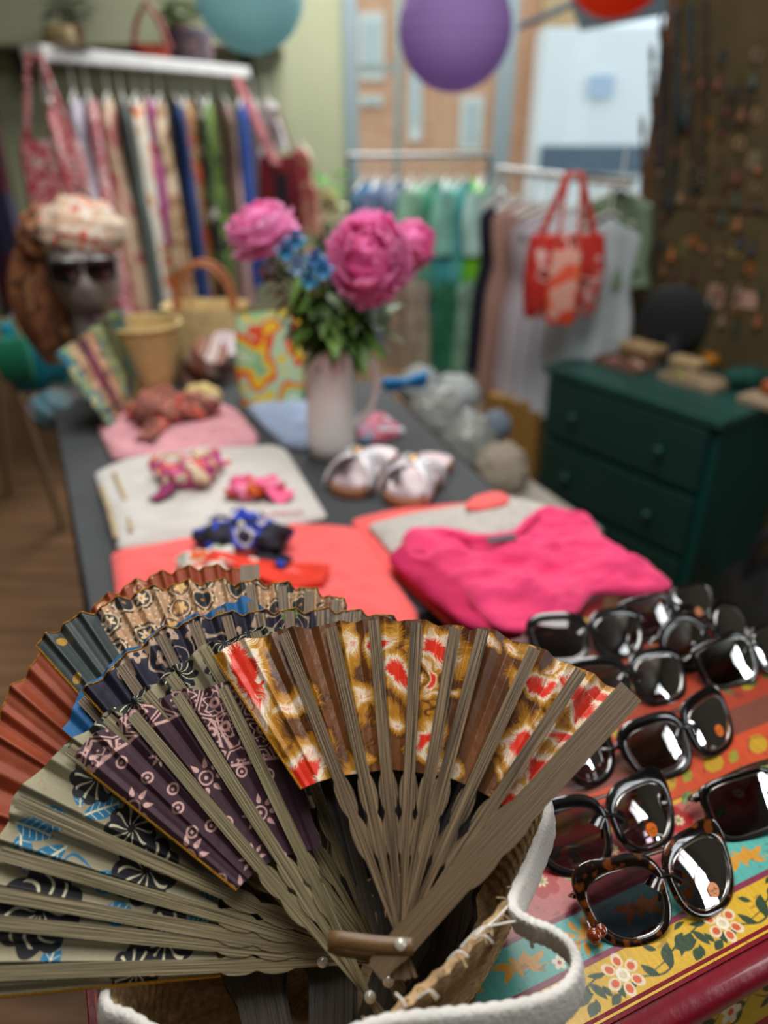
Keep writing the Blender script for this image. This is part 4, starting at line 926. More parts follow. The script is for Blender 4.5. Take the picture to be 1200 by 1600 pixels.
knot('knotted_scarf', 'red orange and white scarf lying against the navy scarf', 'scarf', 330, 892, ZT+.017, .036, pal(['#d8381c', '#e0632a', '#d9d4cc', '#e8e4dc', '#9fae98'], 26, seed=5), 11, [(275, 892, .04), (512, 905, .05), (400, 895, .04)], mats=[pal(['#b7c2b4', '#dd6a24', '#d8d4ca'], 30), mat('#df3318', .75), pal(['#d8d4cc', '#d23a2a', '#e8c8c0'], 30)])

# ------------------------------------------------------------------ sandals
SILVL = mat('#dedbe0', .28, metal=.25, var=.15, scale=60, bump=.5, bscale=120); FOOT = mat('#b9a4a8', .35, metal=.3, var=.25, scale=25)
def sandal(label, heel, toe, w=.095):
    a = at_z(*heel, ZT+.001); b = at_z(*toe, ZT+.001); d = (b-a); L = d.length; d.normalize(); s = Vector((-d.y, d.x, 0)); T = thing('sandal', label, 'sandal', tuple((a+b)/2), 'pair of metallic slide sandals')
    prof = [(0, .0), (.02, .55), (.08, .80), (.2, .84), (.42, .74), (.62, .92), (.78, 1), (.92, .84), (.98, .5), (1, 0)]
    ol = [a+d*L*f+s*w/2*g for f, g in prof]+[a+d*L*f-s*w/2*g*.95 for f, g in prof[-2:0:-1]]
    MB().prism([(p.x, p.y) for p in ol], ZT+.001, ZT+.020).build('sole', mat('#9c6a4a', .6), T, smooth=30, bevel=.003)
    ii = [((a+b)/2)+(p-(a+b)/2)*.93 for p in ol]; MB().prism([(p.x, p.y) for p in ii], ZT+.020, ZT+.024).build('footbed', FOOT, T, smooth=30)
    for k, (f0, f1) in enumerate(((.50, .86), (.86, .50))):
        rows = []
        for j in range(15):
            t = j/14; f = f0+(f1-f0)*t; pos = a+d*L*f+s*w*.52*math.cos(PI*t)+Vector((0, 0, .012+.052*math.sin(PI*t)**.8+.002*k)); rows.append([pos-d*.017, pos-d*.008+Vector((0, 0, .002)), pos+d*.008+Vector((0, 0, .002)), pos+d*.017])
        MB().sheet(rows).build('strap', SILVL, T, smooth=180, solid=.004)
    mb = MB(); mb.ball(a+d*L*.68+Vector((0, 0, .068)), (.012, .012, .006), 14, 8); mb.build('stud', mat('#c9a06a', .2, metal=.8), T)
sandal('silver crossover slide sandal nearer the jug', (604, 712), (536, 780), .085)
sandal('silver crossover slide sandal nearer the pink top', (686, 722), (622, 796), .09)

# ------------------------------------------------------------------ jug and flowers
jp = at_z(519, 708, ZT); JG = thing('flower_jug', 'tall white fluted jug holding the peonies, in the middle of the table', 'jug', (jp.x, jp.y, ZT))
CER = mat('#f2f0ec', .28, var=.02, coat=.4)
mb = MB(); mb.lathe((jp.x, jp.y, ZT+.0005), [(.040, 0), (.0455, .004), (.0475, .03), (.046, .10), (.0435, .17), (.0415, .205), (.0425, .222), (.0395, .222), (.0385, .20), (.041, .12), (.042, .02), (.001, .018)], 96, rfn=lambda an, z: 1+.018*math.cos(an*24)*(1 if z < .2 else .2)+(.12*max(0, math.cos(an-PI))**8 if z > .19 else 0)); mb.build('body', CER, JG, smooth=180)
mb = MB(); s_ = Vector((1, -.05, 0)); hb = Vector((jp.x, jp.y, ZT))
mb.tube(catmull([tuple(hb+s_*x+Vector((0, 0, z))) for x, z in ((.040, .19), (.062, .205), (.086, .185), (.090, .14), (.074, .09), (.044, .06))], 6, False), .0072, 10); mb.build('handle', CER, JG, smooth=180)
STEM = mat('#3c5a24', .6); LEAFM = mat('#527428', .55, var=.45, scale=30); 
def petalmat(c):
    m = mat(c, .65, var=.10, scale=50, sheen=.2); nt, lk = m.node_tree.nodes, m.node_tree.links
    if 'Translucent BSDF' not in [n.name for n in nt]:
        tl = nt.new('ShaderNodeBsdfTranslucent'); tl.inputs[0].default_value = lin(c)+(1,); mx = nt.new('ShaderNodeMixShader'); mx.inputs[0].default_value = .35
        lk.new(nt['Principled BSDF'].outputs[0], mx.inputs[1]); lk.new(tl.outputs[0], mx.inputs[2]); lk.new(mx.outputs[0], nt['Material Output'].inputs[0])
    return m
def peony(label, px, py, Y, R, axis, cols, seed=1, sq=(1, 1, .9), flare=0.):
    c = at_Y(px, py, Y); rg = random.Random(seed); T = thing('peony', label, 'peony', tuple(c), 'peonies in the white jug'); ax = Vector(axis).normalized()
    q = ax.to_track_quat('Z', 'Y').to_matrix(); out_ = MB(); inn = MB()
    for k in range(130):
        f = (k+.5)/130; zz = 1-1.75*f; th = k*2.39996; rr = math.sqrt(max(0, 1-zz*zz)); n = Vector((rr*math.cos(th), rr*math.sin(th), zz)); n = (n+Vector((rg.uniform(-.15, .15),)*3)).normalized()
        t1 = (Vector((0, 0, 1))-n*n.z); t1 = t1.normalized() if t1.length > .2 else Vector((math.cos(th), math.sin(th), 0)); t2 = n.cross(t1)
        Rk = R*(.80+.20*rg.random()) if f > .12 else R*.78; sz = rg.uniform(.30, .46)*(1 if f > .25 else .75); ph = rg.uniform(0, 6); rows = []
        for i in range(9):
            v = -1+2*i/8; row = []
            for j_ in range(9):
                u = -1+2*j_/8; rad = math.hypot(u, v); uu, vv = u*math.sqrt(max(0, 1-v*v/2)), v*math.sqrt(max(0, 1-u*u/2))
                d = (n+t2*uu*sz+t1*vv*sz).normalized(); lift = .26*max(0, vv+.1)*(1+.4*flare)-.10*max(0, -vv)+.07*math.sin(uu*8+ph)*max(0, vv+.2)+.02*math.sin(vv*7+ph)
                d = Vector((d.x*sq[0], d.y*sq[1], d.z*sq[2])); row.append(c+q @ (d*Rk*(1+lift)))
            rows.append(row)
        (inn if f < .22 else out_).sheet(rows)
    for k in range(7 if flare else 0):
        a = k*.9+seed; nn = Vector((math.cos(a), math.sin(a), -.35)).normalized(); rows = []
        for i in range(7):
            t = i/6; w = R*.55*math.sin(PI*(.15+.75*t)); tg = Vector((-math.sin(a), math.cos(a), 0)); rows.append([c+q @ (nn*R*(.55+.85*t)+Vector((0, 0, -.3*R+.25*R*t*t))+tg*w*s) for s in (-1, -.5, 0, .5, 1)])
        out_.sheet(rows)
    core = MB(); core.ball(c, R*.72, 20, 14); core.build('petal_heart', petalmat(cols[0]), T, smooth=180)
    inn.build('inner_petals', petalmat(cols[0]), T, smooth=180); out_.build('outer_petals', petalmat(cols[1]), T, smooth=180)
    e = Vector((jp.x, jp.y, ZT+.10)); b0 = c-ax*R*.7
    MB().tube(catmull([tuple(b0), tuple(b0-ax*R*.5), tuple(Vector((jp.x, jp.y, ZT+.235))+(c-e)*.05), tuple(e)], 8, False), .0028, 7).build('stem', STEM, T)
    mb = MB()
    for k in range(4):
        a_ = k*1.6; dr = q @ Vector((math.cos(a_), math.sin(a_), -.2)); sd_ = dr.cross(ax).normalized(); mb.sheet([[b0+dr*R*.15*i+sd_*R*.14*s*math.sin(PI*i/5+.2) for s in (-1, 0, 1)] for i in range(5)])
    mb.build('sepals', STEM, T)
peony('big magenta pink peony bloom facing the camera, right above the jug', 578, 405, 1.33, .062, (-.15, -1, .55), ('#f684c2', '#ffa6d8'), 3, (1, 1.08, .9))
peony('paler pink peony bloom on the left of the bunch', 408, 358, 1.36, .050, (-.3, -.25, 1), ('#f88cc6', '#ffb4de'), 5, (1.1, 1, .62), .8)
peony('magenta peony seen from the side, behind the biggest bloom', 640, 385, 1.45, .046, (.8, -.3, .5), ('#f474b6', '#fc96cc'), 8, (1.25, .8, .8), .5)
# hanging pale petal bud
def leafblade(mb, p, d, L, w, rg, droop=.5):
    d = d.normalized(); side = d.cross(Vector((0, 0, 1))); side = side.normalized() if side.length > .05 else Vector((1, 0, 0)); rows = []
    for i in range(7):
        t = i/6; pos = p+d*L*t+Vector((0, 0, -droop*L*t*t)); ww = w*math.sin(PI*(.06+.9*t))*.5
        rows.append([pos-side*ww+Vector((0, 0, ww*.3)), pos, pos+side*ww+Vector((0, 0, ww*.3))])
    mb.sheet(rows)
rg = random.Random(4); jt = Vector((jp.x, jp.y, ZT+.225))
def foliage(name, label, n, spread, L, w, m, seed, cen=Vector((0, 0, 0)), hz=(.0, .12)):
    rg = random.Random(seed); T = thing(name, label, 'foliage', (jp.x, jp.y, ZT+.22)); st = MB(); lf = MB()
    for k in range(n):
        a = rg.uniform(0, 2*PI); rr = rg.uniform(.2, 1)*spread; h = rg.uniform(*hz); tip = jt+cen+Vector((math.cos(a)*rr, math.sin(a)*rr*.8, h))
        st.tube(catmull([tuple(jt+Vector((0, 0, -.09))), tuple(jt+Vector((math.cos(a)*.015, math.sin(a)*.015, .01))), tuple(tip)], 5, False), .0014, 5)
        for j in range(7):
            aa = a+rg.uniform(-1.4, 1.4); p = jt+(tip-jt)*rg.uniform(.35, 1)
            leafblade(lf, p, Vector((math.cos(aa), math.sin(aa), rg.uniform(-.3, .6))), L*rg.uniform(.6, 1.1), w*rg.uniform(.7, 1.1), rg, rg.uniform(.2, .9))
    st.build('stems', STEM, T); lf.build('leaves', m, T, smooth=180); return T
foliage('leafy_stems', 'dense dark green peony leaves spilling over the jug rim', 26, .085, .07, .028, LEAFM, 3, Vector((.030, .0, .03)), (.02, .12))
foliage('leafy_stems', 'dark green leaves drooping to the right of the jug', 7, .055, .085, .026, mat('#4a7424', .5, var=.4, scale=40), 9, Vector((.075, -.01, .01)), (.0, .05))
foliage('dried_stems', 'orange brown dried leaves at the upper left of the bunch', 12, .05, .04, .022, pal(['#8a5a2c', '#a8713a', '#6a5a28', '#7a4a20'], 40), 12, Vector((-.075, .0, .085)), (.03, .10))
foliage('leafy_stems', 'pale green rounded leaves low on the left of the bunch', 6, .03, .035, .028, mat('#7f9c74', .6, var=.3), 14, Vector((-.06, -.01, .02)), (.0, .04))
rg = random.Random(2)
for i, (px, py, lab, cc) in enumerate(((462, 372, 'topmost', '#4f9fcf'), (447, 388, 'leftmost', '#3c9ccc'), (492, 400, 'middle', '#5a9ed0'), (505, 417, 'rightmost', '#4aa4dc'), (484, 432, 'lowest', '#3f9ac8'), (465, 412, 'palest', '#9cc0dc'))):
    c = at_Y(px, py, 1.27); T = thing('cornflower', f'{lab} of the small blue flowers between the peonies', 'flower', tuple(c), 'small blue flowers in the jug'); mb = MB()
    for k in range(12):
        a = k*PI/6; leafblade(mb, c, Vector((math.cos(a), -.5-.4*(k % 2), math.sin(a))), .022, .012, rg, .1)
    mb.build('petals', mat(cc, .7, var=.15), T, smooth=180); MB().ball(c+Vector((0, -.004, 0)), .004, 10, 6).build('eye', mat('#2a5a8c', .7), T)
    MB().tube(catmull([tuple(c), tuple((c+jt)/2+Vector((0, 0, .015))), tuple(jt+Vector((0, 0, -.05)))], 6, False), .0011, 5).build('stem', STEM, T)
# ================================================================== GREEN CHEST OF DRAWERS
GC0 = Vector((.924, 1.893, 0)); GD = Vector((-.586, .811, 0)).normalized(); GR = Vector((GD.y, -GD.x, 0)); GWID, GDEP = .66, .42
if GR.x < 0: GR = -GR
GM = mat('#08423c', .5, var=.08, scale=4); GMT = mat('#1f4c44', .38, var=.3, scale=9)
gcm = GC0+GD*GWID/2+GR*GDEP/2; GCH = thing('chest_of_drawers', 'dark green painted chest of drawers right of the table', 'chest of drawers', (gcm.x, gcm.y, 0))
RG = Matrix((GD, GR, Vector((0, 0, 1)))).transposed()
if RG.determinant() < 0: RG = Matrix((-GD, GR, Vector((0, 0, 1)))).transposed()
def gp(f, g, z): return GC0+GD*f*GWID+GR*g*GDEP+Vector((0, 0, z))
MB().box(gp(.5, .52, .37), (GWID-.02, GDEP-.03, .66), RG).build('body', GM, GCH, smooth=0)
MB().box(gp(.5, .5, ZG-.0125), (GWID, GDEP, .025), RG).build('top', GMT, GCH, smooth=0, bevel=.004)
for i in range(3):
    zc = .155+i*.215; dr = MB().box(gp(.5, .02, zc), (GWID-.07, .018, .195), RG).build('drawer', mat('#0a3530', .5, var=.08, scale=4), GCH, smooth=0, bevel=.004)
    for f in (.25, .75): mb = MB(); mb.ball(gp(f, -.055, zc), .014, 14, 8); mb.tube([gp(f, -.04, zc), gp(f, .0, zc)], .006, 8); mb.build('knob', mat('#14423c', .4), dr)
for f in (.04, .96):
    for g in (.08, .92): MB().box(gp(f, g, .02), (.04, .04, .04), RG).build('foot', GM, GCH, smooth=0)
def onG(px, py, dz=0.): return at_z(px, py, ZG+dz)
# jewellery trays, mirror, pots
def tray(label, px, py, w, d, m, cols, seed, rot=0.):
    c = onG(px, py); T = thing('jewellery_tray', label, 'tray', tuple(c)); R = RG @ Matrix.Rotation(rot, 3, 'Z'); mb = MB(); mb.box(c+Vector((0, 0, .004)), (w, d, .006), R)
    for sx, sy, a, b in ((0, .5, w, .006), (0, -.5, w, .006), (.5, 0, .006, d), (-.5, 0, .006, d)): mb.box(c+R @ Vector((sx*w, sy*d, .011)), (a, b, .02), R)
    mb.build('tray_body', m, T, smooth=0); rg = random.Random(seed)
    for k in range(7):
        p = c+R @ Vector((rg.uniform(-.4, .4)*w, rg.uniform(-.35, .35)*d, .014)); mb = MB(); mb.ball(p, (rg.uniform(.008, .016), rg.uniform(.008, .014), .007), 10, 6); mb.build('trinket_pad', mat(rg.choice(cols), .6), T)
tray('wooden tray of small pink and cream trinkets at the back left of the green chest', 975, 572, .17, .10, mat('#7a5648', .7), ['#a87a78', '#c49a8a', '#7a2440', '#b89880'], 3)
tray('olive and cream tray of earring cards at the front of the green chest', 1085, 598, .19, .11, mat('#a08a72', .7), ['#77801e', '#8a8c2a', '#c0a884', '#b09090'], 4)
mb = MB(); p = onG(995, 545); q = Vector((.9, 2.47, ZG)); 
def box_(name, label, cat, px, py, sz, m, rot=0., dz=0.):
    c = onG(px, py, dz); return tag(MB().box(c+Vector((0, 0, sz[2]/2+.001)), sz, RG @ Matrix.Rotation(rot, 3, 'Z')).build(name, m, None, smooth=0, bevel=.003), label, cat)
T = thing('jewellery_box', 'sand coloured padded box in front of the black round mirror', 'box', tuple(onG(1000, 566)))
c = onG(1000, 566); MB().box(c+Vector((0, 0, .02)), (.13, .08, .038), RG).build('box_body', mat('#6a4f3a', .7), T, smooth=0, bevel=.003); MB().box(c+Vector((0, 0, .052)), (.138, .088, .025), RG).build('lid', mat('#a68a62', .8), T, smooth=0, bevel=.008)
T = thing('jewellery_box', 'cream lidded box to the right of the black round mirror', 'box', tuple(onG(1072, 580)))
c = onG(1072, 580); MB().box(c+Vector((0, 0, .014)), (.10, .06, .026), RG).build('box_body', mat('#8a7458', .7), T, smooth=0); MB().box(c+Vector((0, 0, .035)), (.106, .066, .016), RG).build('lid', mat('#c0a67c', .8), T, smooth=0, bevel=.005)
c = onG(1190, 632); T = thing('jewellery_tray', 'pale tray at the right end of the green chest', 'tray', tuple(c)); MB().box(c+Vector((0, 0, .012)), (.11, .09, .022), RG).build('tray_body', mat('#a08c74', .8), T, smooth=0, bevel=.004); MB().ball(c+Vector((.02, .02, .045)), (.022, .022, .024), 14, 8).build('orange_trinket', mat('#a8521c', .6), T)
# black round mirror on a stand (its back) and amber pot
c = onG(1042, 562); ctr = at_Y(1036, 498, c.y); ctr2 = Vector((c.x-.004, c.y, ctr.z)); T = thing('table_mirror', 'black round table mirror on a foot, on the green chest', 'mirror', tuple(c))
nrm = (CAM-ctr2); nrm.z = .15; R = nrm.normalized().to_track_quat('Z', 'Y').to_matrix()
BLK2 = mat('#14161c', .55, var=.1); mb = MB(); mb.lathe(ctr2, [(.001, .010), (.100, .010), (.110, .006), (.110, -.006), (.100, -.010), (.001, -.010)], 40, axis=R); mb.build('round_disc', BLK2, T)
c_b = Vector((c.x+.01, c.y, ZG)); mb = MB(); mb.tube([c_b+Vector((0, 0, .005)), ctr2+Vector((.012, .012, -.05))], [.045, .035], 14); mb.lathe(c_b, [(.06, .001), (.06, .008), (.03, .014)], 24); mb.build('foot', BLK2, T)
c = onG(1108, 572); T = thing('amber_pot', 'small amber orange pot right of the black mirror', 'pot', tuple(c)); mb = MB(); mb.lathe(c+Vector((0, 0, .001)), [(.016, 0), (.026, .012), (.028, .028), (.022, .040), (.018, .042), (.018, .03)], 20); mb.build('bowl', mat('#c07a16', .4), T)
MB().lathe(c+Vector((0, 0, .0005)), [(.018, 0), (.018, .004)], 16).build('base', mat('#7a4a16', .5), T)
c = onG(1168, 612); T = thing('green_pouch', 'dark green fabric pouch behind the pale tray on the green chest', 'pouch', tuple(c)); MB().ball(c+Vector((0, .03, .035)), (.07, .035, .034), 18, 12, fn=lambda d: 1+.12*math.sin(d.x*9)).build('pouch_body', mat('#0c4a40', .8), T); MB().tube([c+Vector((-.05, .03, .066)), c+Vector((0, .03, .074)), c+Vector((.05, .03, .066))], .004, 6).build('zip', mat('#27352f', .5), T)

# ------------------------------------------------------------------ jewellery display screen
b0 = Vector((.885, 2.735, 0)); bD = Vector((.586, -.811, 0)).normalized(); bN = Vector((-bD.y, bD.x, 0)); bN = -bN if bN.dot(Vector((-1, -1, 0))) < 0 else bN
RB = Matrix((bD, -bN, Vector((0, 0, 1)))).transposed(); BH, BL = 2.25, 1.35
T = thing('display_screen', 'tall dark olive fabric display screen in a brown wooden frame, behind the green chest', 'display screen', (b0.x+bD.x*BL/2, b0.y+bD.y*BL/2, 0))
OL = mat('#514427', .9, var=.18, scale=9, bump=.4, bscale=90)
def bp_(f, z, off=0.): return b0+bD*f+bN*off+Vector((0, 0, z))
MB().box(bp_(BL/2, BH/2+.02), (BL, .02, BH-.04), RB).build('fabric_panel', OL, T, smooth=0)
for nm, f, w in (('frame_post', .02, .045), ('frame_post', BL-.02, .045)): MB().box(bp_(f, BH/2), (w, .04, BH), RB).build(nm, mat('#5e3f22', .6, var=.2, scale=12), T, smooth=0)
for z in (.03, BH-.02, 1.22): MB().box(bp_(BL/2, z, .004), (BL, .03, .035), RB).build('frame_rail', mat('#4f4022', .7), T, smooth=0)
rg = random.Random(12)
# earring cards and hanging strands on the screen
cards = [(1118, 462, .055, .07, '#a5836c'), (1165, 468, .075, .05, '#b58e7c'), (1075, 380, .05, .03, '#6a5c34'), (1140, 395, .09, .025, '#756638'), (1180, 250, .05, .05, '#6d6148'), (1100, 290, .09, .09, '#4c4426'), (1150, 170, .10, .11, '#3a2e1a'), (1062, 395, .07, .03, '#5e5430')]
def on_board(px, py, off=.02):
    r = ray(px, py); o_ = b0+bN*off; t = (o_-CAM).dot(bN)/r.dot(bN); return CAM+r*t
for i, (x, y, w, h, c_) in enumerate(cards):
    p = on_board(x, y, .014); lab = ['cream card with earrings, left of two pale ones above the mirror', 'pinkish card on the screen, right of the two pale ones', 'olive tag low at the left of the screen', 'long olive strip card at mid height of the screen', 'small grey brown card at the upper right of the screen', 'large olive fabric patch at the middle of the screen', 'large dark brown patch at the top of the screen', 'narrow olive card just above the mirror'][i]
    o_ = MB().box(p, (w, .003, h), RB).build('display_card', mat(c_, .85), None, smooth=0); tag(o_, lab, 'card')
ecol = ['#5a2418', '#7a4a2a', '#8a6a4a', '#27403c', '#9a5a3a', '#6a2a20', '#b0602a', '#85705a', '#1f3040', '#a07f5c', '#4c1c20']
n_e = 0
for i in range(9):
    for j in range(11):
        px = 985+i*25+rg.uniform(-7, 7); py = 60+j*42+rg.uniform(-12, 12)+(i % 2)*15
        if px > 1215 or (px < 1035 and py < 330 and px < 1040-(py-60)*.18+12): continue
        if rg.random() < .10: continue
        p = on_board(px, py, .020); T2 = thing('hanging_earring', 'beaded earring hanging in the rows on the dark olive screen', 'earring', tuple(p), 'earrings hung on the display screen')
        c_ = rg.choice(ecol); L = rg.uniform(.02, .05); mb = MB(); mb.tube([p+Vector((0, 0, .0)), p-Vector((0, 0, L))], .0022, 5); mb.build('hook', mat('#7a6a40', .3, metal=.8), T2)
        mb = MB(); k = rg.randrange(3)
        if k == 0: mb.ball(p-Vector((0, 0, L+.008)), (.009, .006, .013), 10, 6)
        elif k == 1: mb.tube([p-Vector((0, 0, L))+Vector((math.cos(a)*.012, 0, math.sin(a)*.016-.014)) for a in [q*2*PI/12 for q in range(12)]], .003, 5, closed=True)
        else: mb.ball(p-Vector((0, 0, L)), (.006, .005, .006), 8, 5); mb.lathe(p-Vector((0, 0, L+.035)), [(.011, 0), (.008, .02), (.003, .032)], 8)
        mb.build('bead_drop', mat(c_, .5), T2); n_e += 1
# dark beaded strands down the left edge
for i, (x0, y0, y1, c_, lab) in enumerate(((1045, 20, 330, '#1a2226', 'black beaded necklace strand hanging at the left of the screen'), (1068, 10, 200, '#1f3a44', 'teal black necklace strand near the top left of the screen'), (1030, 70, 260, '#2a2226', 'dark brown necklace strand hanging on the screen edge'), (1015, 180, 420, '#4a3a30', 'brown necklace strand below the edge of the screen'), (1090, 0, 300, '#2c2416', 'olive brown necklace strand beside the teal one'))):
    pts = []; n_ = 60
    for k in range(n_):
        f = k/(n_-1); a = PI*f; x = x0-12*math.cos(a)*(1); y = y0+(y1-y0)*math.sin(a)**.8; pts.append(on_board(x, y, .03))
    mb = MB()
    mb.tube(pts, [.0085 if k % 2 else .004 for k in range(len(pts))], 8)
    o_ = mb.build('necklace', mat(c_, .4), None); tag(o_, lab, 'necklace')
bb_ = at_z(1215, 900, .34); T = thing('black_bag', 'black bag standing on the floor in the dark corner right of the green chest', 'bag', (bb_.x, bb_.y, 0))
MB().ball((bb_.x, bb_.y, .19), (.15, .17, .185), 28, 18, fn=lambda d: 1+.08*math.sin(d.x*7)*math.sin(d.y*5)).build('bag_body', mat('#060606', .8), T, smooth=180)
MB().tube(catmull([(bb_.x-.09, bb_.y, .34), (bb_.x-.07, bb_.y, .46), (bb_.x, bb_.y, .50), (bb_.x+.07, bb_.y, .46), (bb_.x+.09, bb_.y, .34)], 5, False), .012, 8).build('handle', mat('#08080a', .7), T)

# ================================================================== GARMENT RACKS
def rack(name, label, A, B, h, m, leg=True, r=.014, shelf=False, posts=(1, 1)):
    A = Vector(A); B = Vector(B); T = thing(name, label, 'clothes rack', ((A.x+B.x)/2, (A.y+B.y)/2, 0)); d = (B-A).normalized(); s = Vector((-d.y, d.x, 0))
    if shelf: MB().box((A+B)/2+Vector((0, 0, h)), ((B-A).length+.08, .10, .05), Matrix((d, s, Vector((0, 0, 1)))).transposed()).build('rail', m, T, smooth=0, bevel=.006)
    else: MB().tube([A+Vector((0, 0, h)), B+Vector((0, 0, h))], r, 10).build('rail', m, T)
    for e, on in ((A, posts[0]), (B, posts[1])):
        if on: MB().tube([e+Vector((0, 0, .06)), e+Vector((0, 0, h))], r, 10).build('post', m, T); MB().tube([e-s*.22+Vector((0, 0, .03)), e+s*.22+Vector((0, 0, .03))], r*1.3, 8).build('foot', m, T)
    return d
def garment(name, label, cat, top, yaw, L, w0, w1, th, m, seed, hang=True, strap=False, belt=None, group=None, sleeves=0., hm=None, waist=.8):
    """top: hook point on the rail; yaw: direction of the shoulders"""
    top = Vector(top); T = thing(name, label, cat, tuple(top), group); X = Vector((math.cos(yaw), math.sin(yaw), 0)); Y = Vector((-X.y, X.x, 0)); rg = random.Random(seed)
    n = 40; k = 30; rows = []; rg_s = seed*1.7
    z_off = .10
    for j in range(k+1):
        t = j/k; row = []
        sh = min(1, .28+t*14) if t < .06 else 1.
        ww = (w0+(w1-w0)*t)*sh*(1-(1-waist)*math.exp(-((t-.33)/.12)**2)); tt_ = th*(.5+.7*t)*(.5 if t == 0 else 1)
        for i in range(n):
            a = 2*PI*i/n; fold = 1+(.16+.28*t)*math.sin(a*7+rg_s+t*1.5)+(.10*t)*math.sin(a*13+rg_s*2)
            row.append(top+X*(ww/2*math.cos(a))+Y*(tt_/2*math.sin(a)*fold+.006*math.sin(t*5+rg_s))+Vector((0, 0, -z_off-L*t-(.05*abs(math.cos(a))*w0*2 if t < .12 else 0)+.006*math.sin(a*7)*t)))
        row.append(row[0]); rows.append(row)
    MB().sheet(rows).build('fabric', m, T, smooth=180, weld=False)
    if sleeves:
        for s in (-1, 1):
            MB().tube([top+X*(s*w0*.44)+Vector((0, 0, -z_off-.05)), top+X*(s*(w0*.55))+Y*.01+Vector((0, 0, -z_off-.05-sleeves*.5)), top+X*(s*(w0*.52))+Vector((0, 0, -z_off-.05-sleeves))], [th*.5, th*.55, th*.5], 12).build('sleeve', m, T)
    if belt: 
        mb = MB(); mb.lathe(top+Vector((0, 0, -z_off-L*.35)), [(w0*.40, -.02), (w0*.40, .02)], 20, rfn=lambda an, z: 1 if True else 1, cap=False); 
    if hang:
        mb = MB(); mb.tube([top+Vector((0, 0, .012)), top+Vector((0, 0, -.05)), top+Vector((0, 0, -.08))], .003, 6); mb.tube([top-X*w0*.45+Vector((0, 0, -.135)), top+Vector((0, 0, -.085)), top+X*w0*.45+Vector((0, 0, -.135))], .006, 8)
        mb.build('hanger', hm or WHITE, T)
    return T
# left rack
LA, LB = at_d(60, 78, 2.75), at_d(372, 116, 3.9); hz = 1.665; LA = Vector((LA.x, LA.y, 0)); LB = Vector((LB.x, LB.y, 0))
dL = rack('clothes_rack', 'white clothes rack on the left loaded with patterned dresses', LA, LB, hz, mat('#c9c9c8', .5), shelf=True)
def Lp(px):   # point of the rail seen at photo column px
    best = min((abs(600+F*((LA+(LB-LA)*t).x)/(((LA+(LB-LA)*t)).y*cT+(CAMZ-hz)*sT)-px), t) for t in [k/400 for k in range(-40, 441)]); return LA+(LB-LA)*best[1]+Vector((0, 0, hz-.03))
yL = math.atan2(dL.y, dL.x)
FLR = pal(['#b0283a', '#d9a0a0', '#c04a54', '#e0c8c0', '#8a1c2a'], 22, seed=2); FLP = pal(['#c98a92', '#b03044', '#d8b4b0', '#a86a70'], 18, seed=3)
gl = [(70, .30, 'red and white floral dress, leftmost on the left rack', FLR, .95, 1), (105, .22, 'pale lilac sash dress between the two red floral dresses', mat('#b7b4c4', .8), .80, 2), (128, .28, 'pink and red floral dress, third from the left end', FLP, .95, 3), (160, .22, 'beige dress with pink trim hanging on the left rack', pal(['#b99a80', '#c9ae94', '#b06a64'], 9, seed=4), .95, 4),
 (182, .22, 'dark grey green dress next to the beige one', mat('#4a5450', .85, var=.3), 1.0, 5), (205, .26, 'cream dress with orange flowers on the left rack', pal(['#d3cdbd', '#cfc8b8', '#d9d4c8', '#c8b89c', '#c4622a'], 11, seed=5), 1.02, 6), (222, .10, 'magenta pink sash hanging over the cream dress', mat('#a8468c', .8, var=.2), .62, 7),
 (243, .24, 'tan and brown dress beside the cream one', pal(['#b59a78', '#8a6440', '#cbb498'], 8, seed=6), 1.0, 8), (268, .22, 'deep royal blue dress on the left rack', mat('#173a72', .8, var=.25), 1.02, 9), (285, .16, 'ochre and orange print dress beside the royal blue one', pal(['#b5803a', '#c4542a', '#8a5a3a', '#a8865a'], 9, seed=8), .98, 10),
 (303, .20, 'black and white print dress with green leaves', pal(['#14181c', '#1d2420', '#4c6a2c', '#16181c', '#c9c9c0'], 12, seed=9), 1.0, 11), (320, .18, 'leaf green patterned dress on the left rack', pal(['#5a7a34', '#46602a', '#7a9a44', '#22301c'], 12, seed=10), .98, 12), (345, .24, 'dusty rose striped dress right of the green one', pal(['#b08a86', '#8a5058', '#bfa09a'], 4, 'wave', seed=11, stretch=(3, 3, .2)), 1.02, 13),
 (372, .20, 'cobalt blue dress near the right end of the left rack', mat('#1c3f8a', .8, var=.2), .95, 14), (392, .16, 'pale grey lilac dress at the right end of the left rack', mat('#a39aa4', .85), .95, 15)]
for (px, w, lab, m, L, sd) in gl:
    p = Lp(px); garment('hanging_dress', lab, 'dress', p, yL+.62+.22*math.sin(sd*3), L, w, w*1.25, .085, m, sd, group='dresses on the left rack')
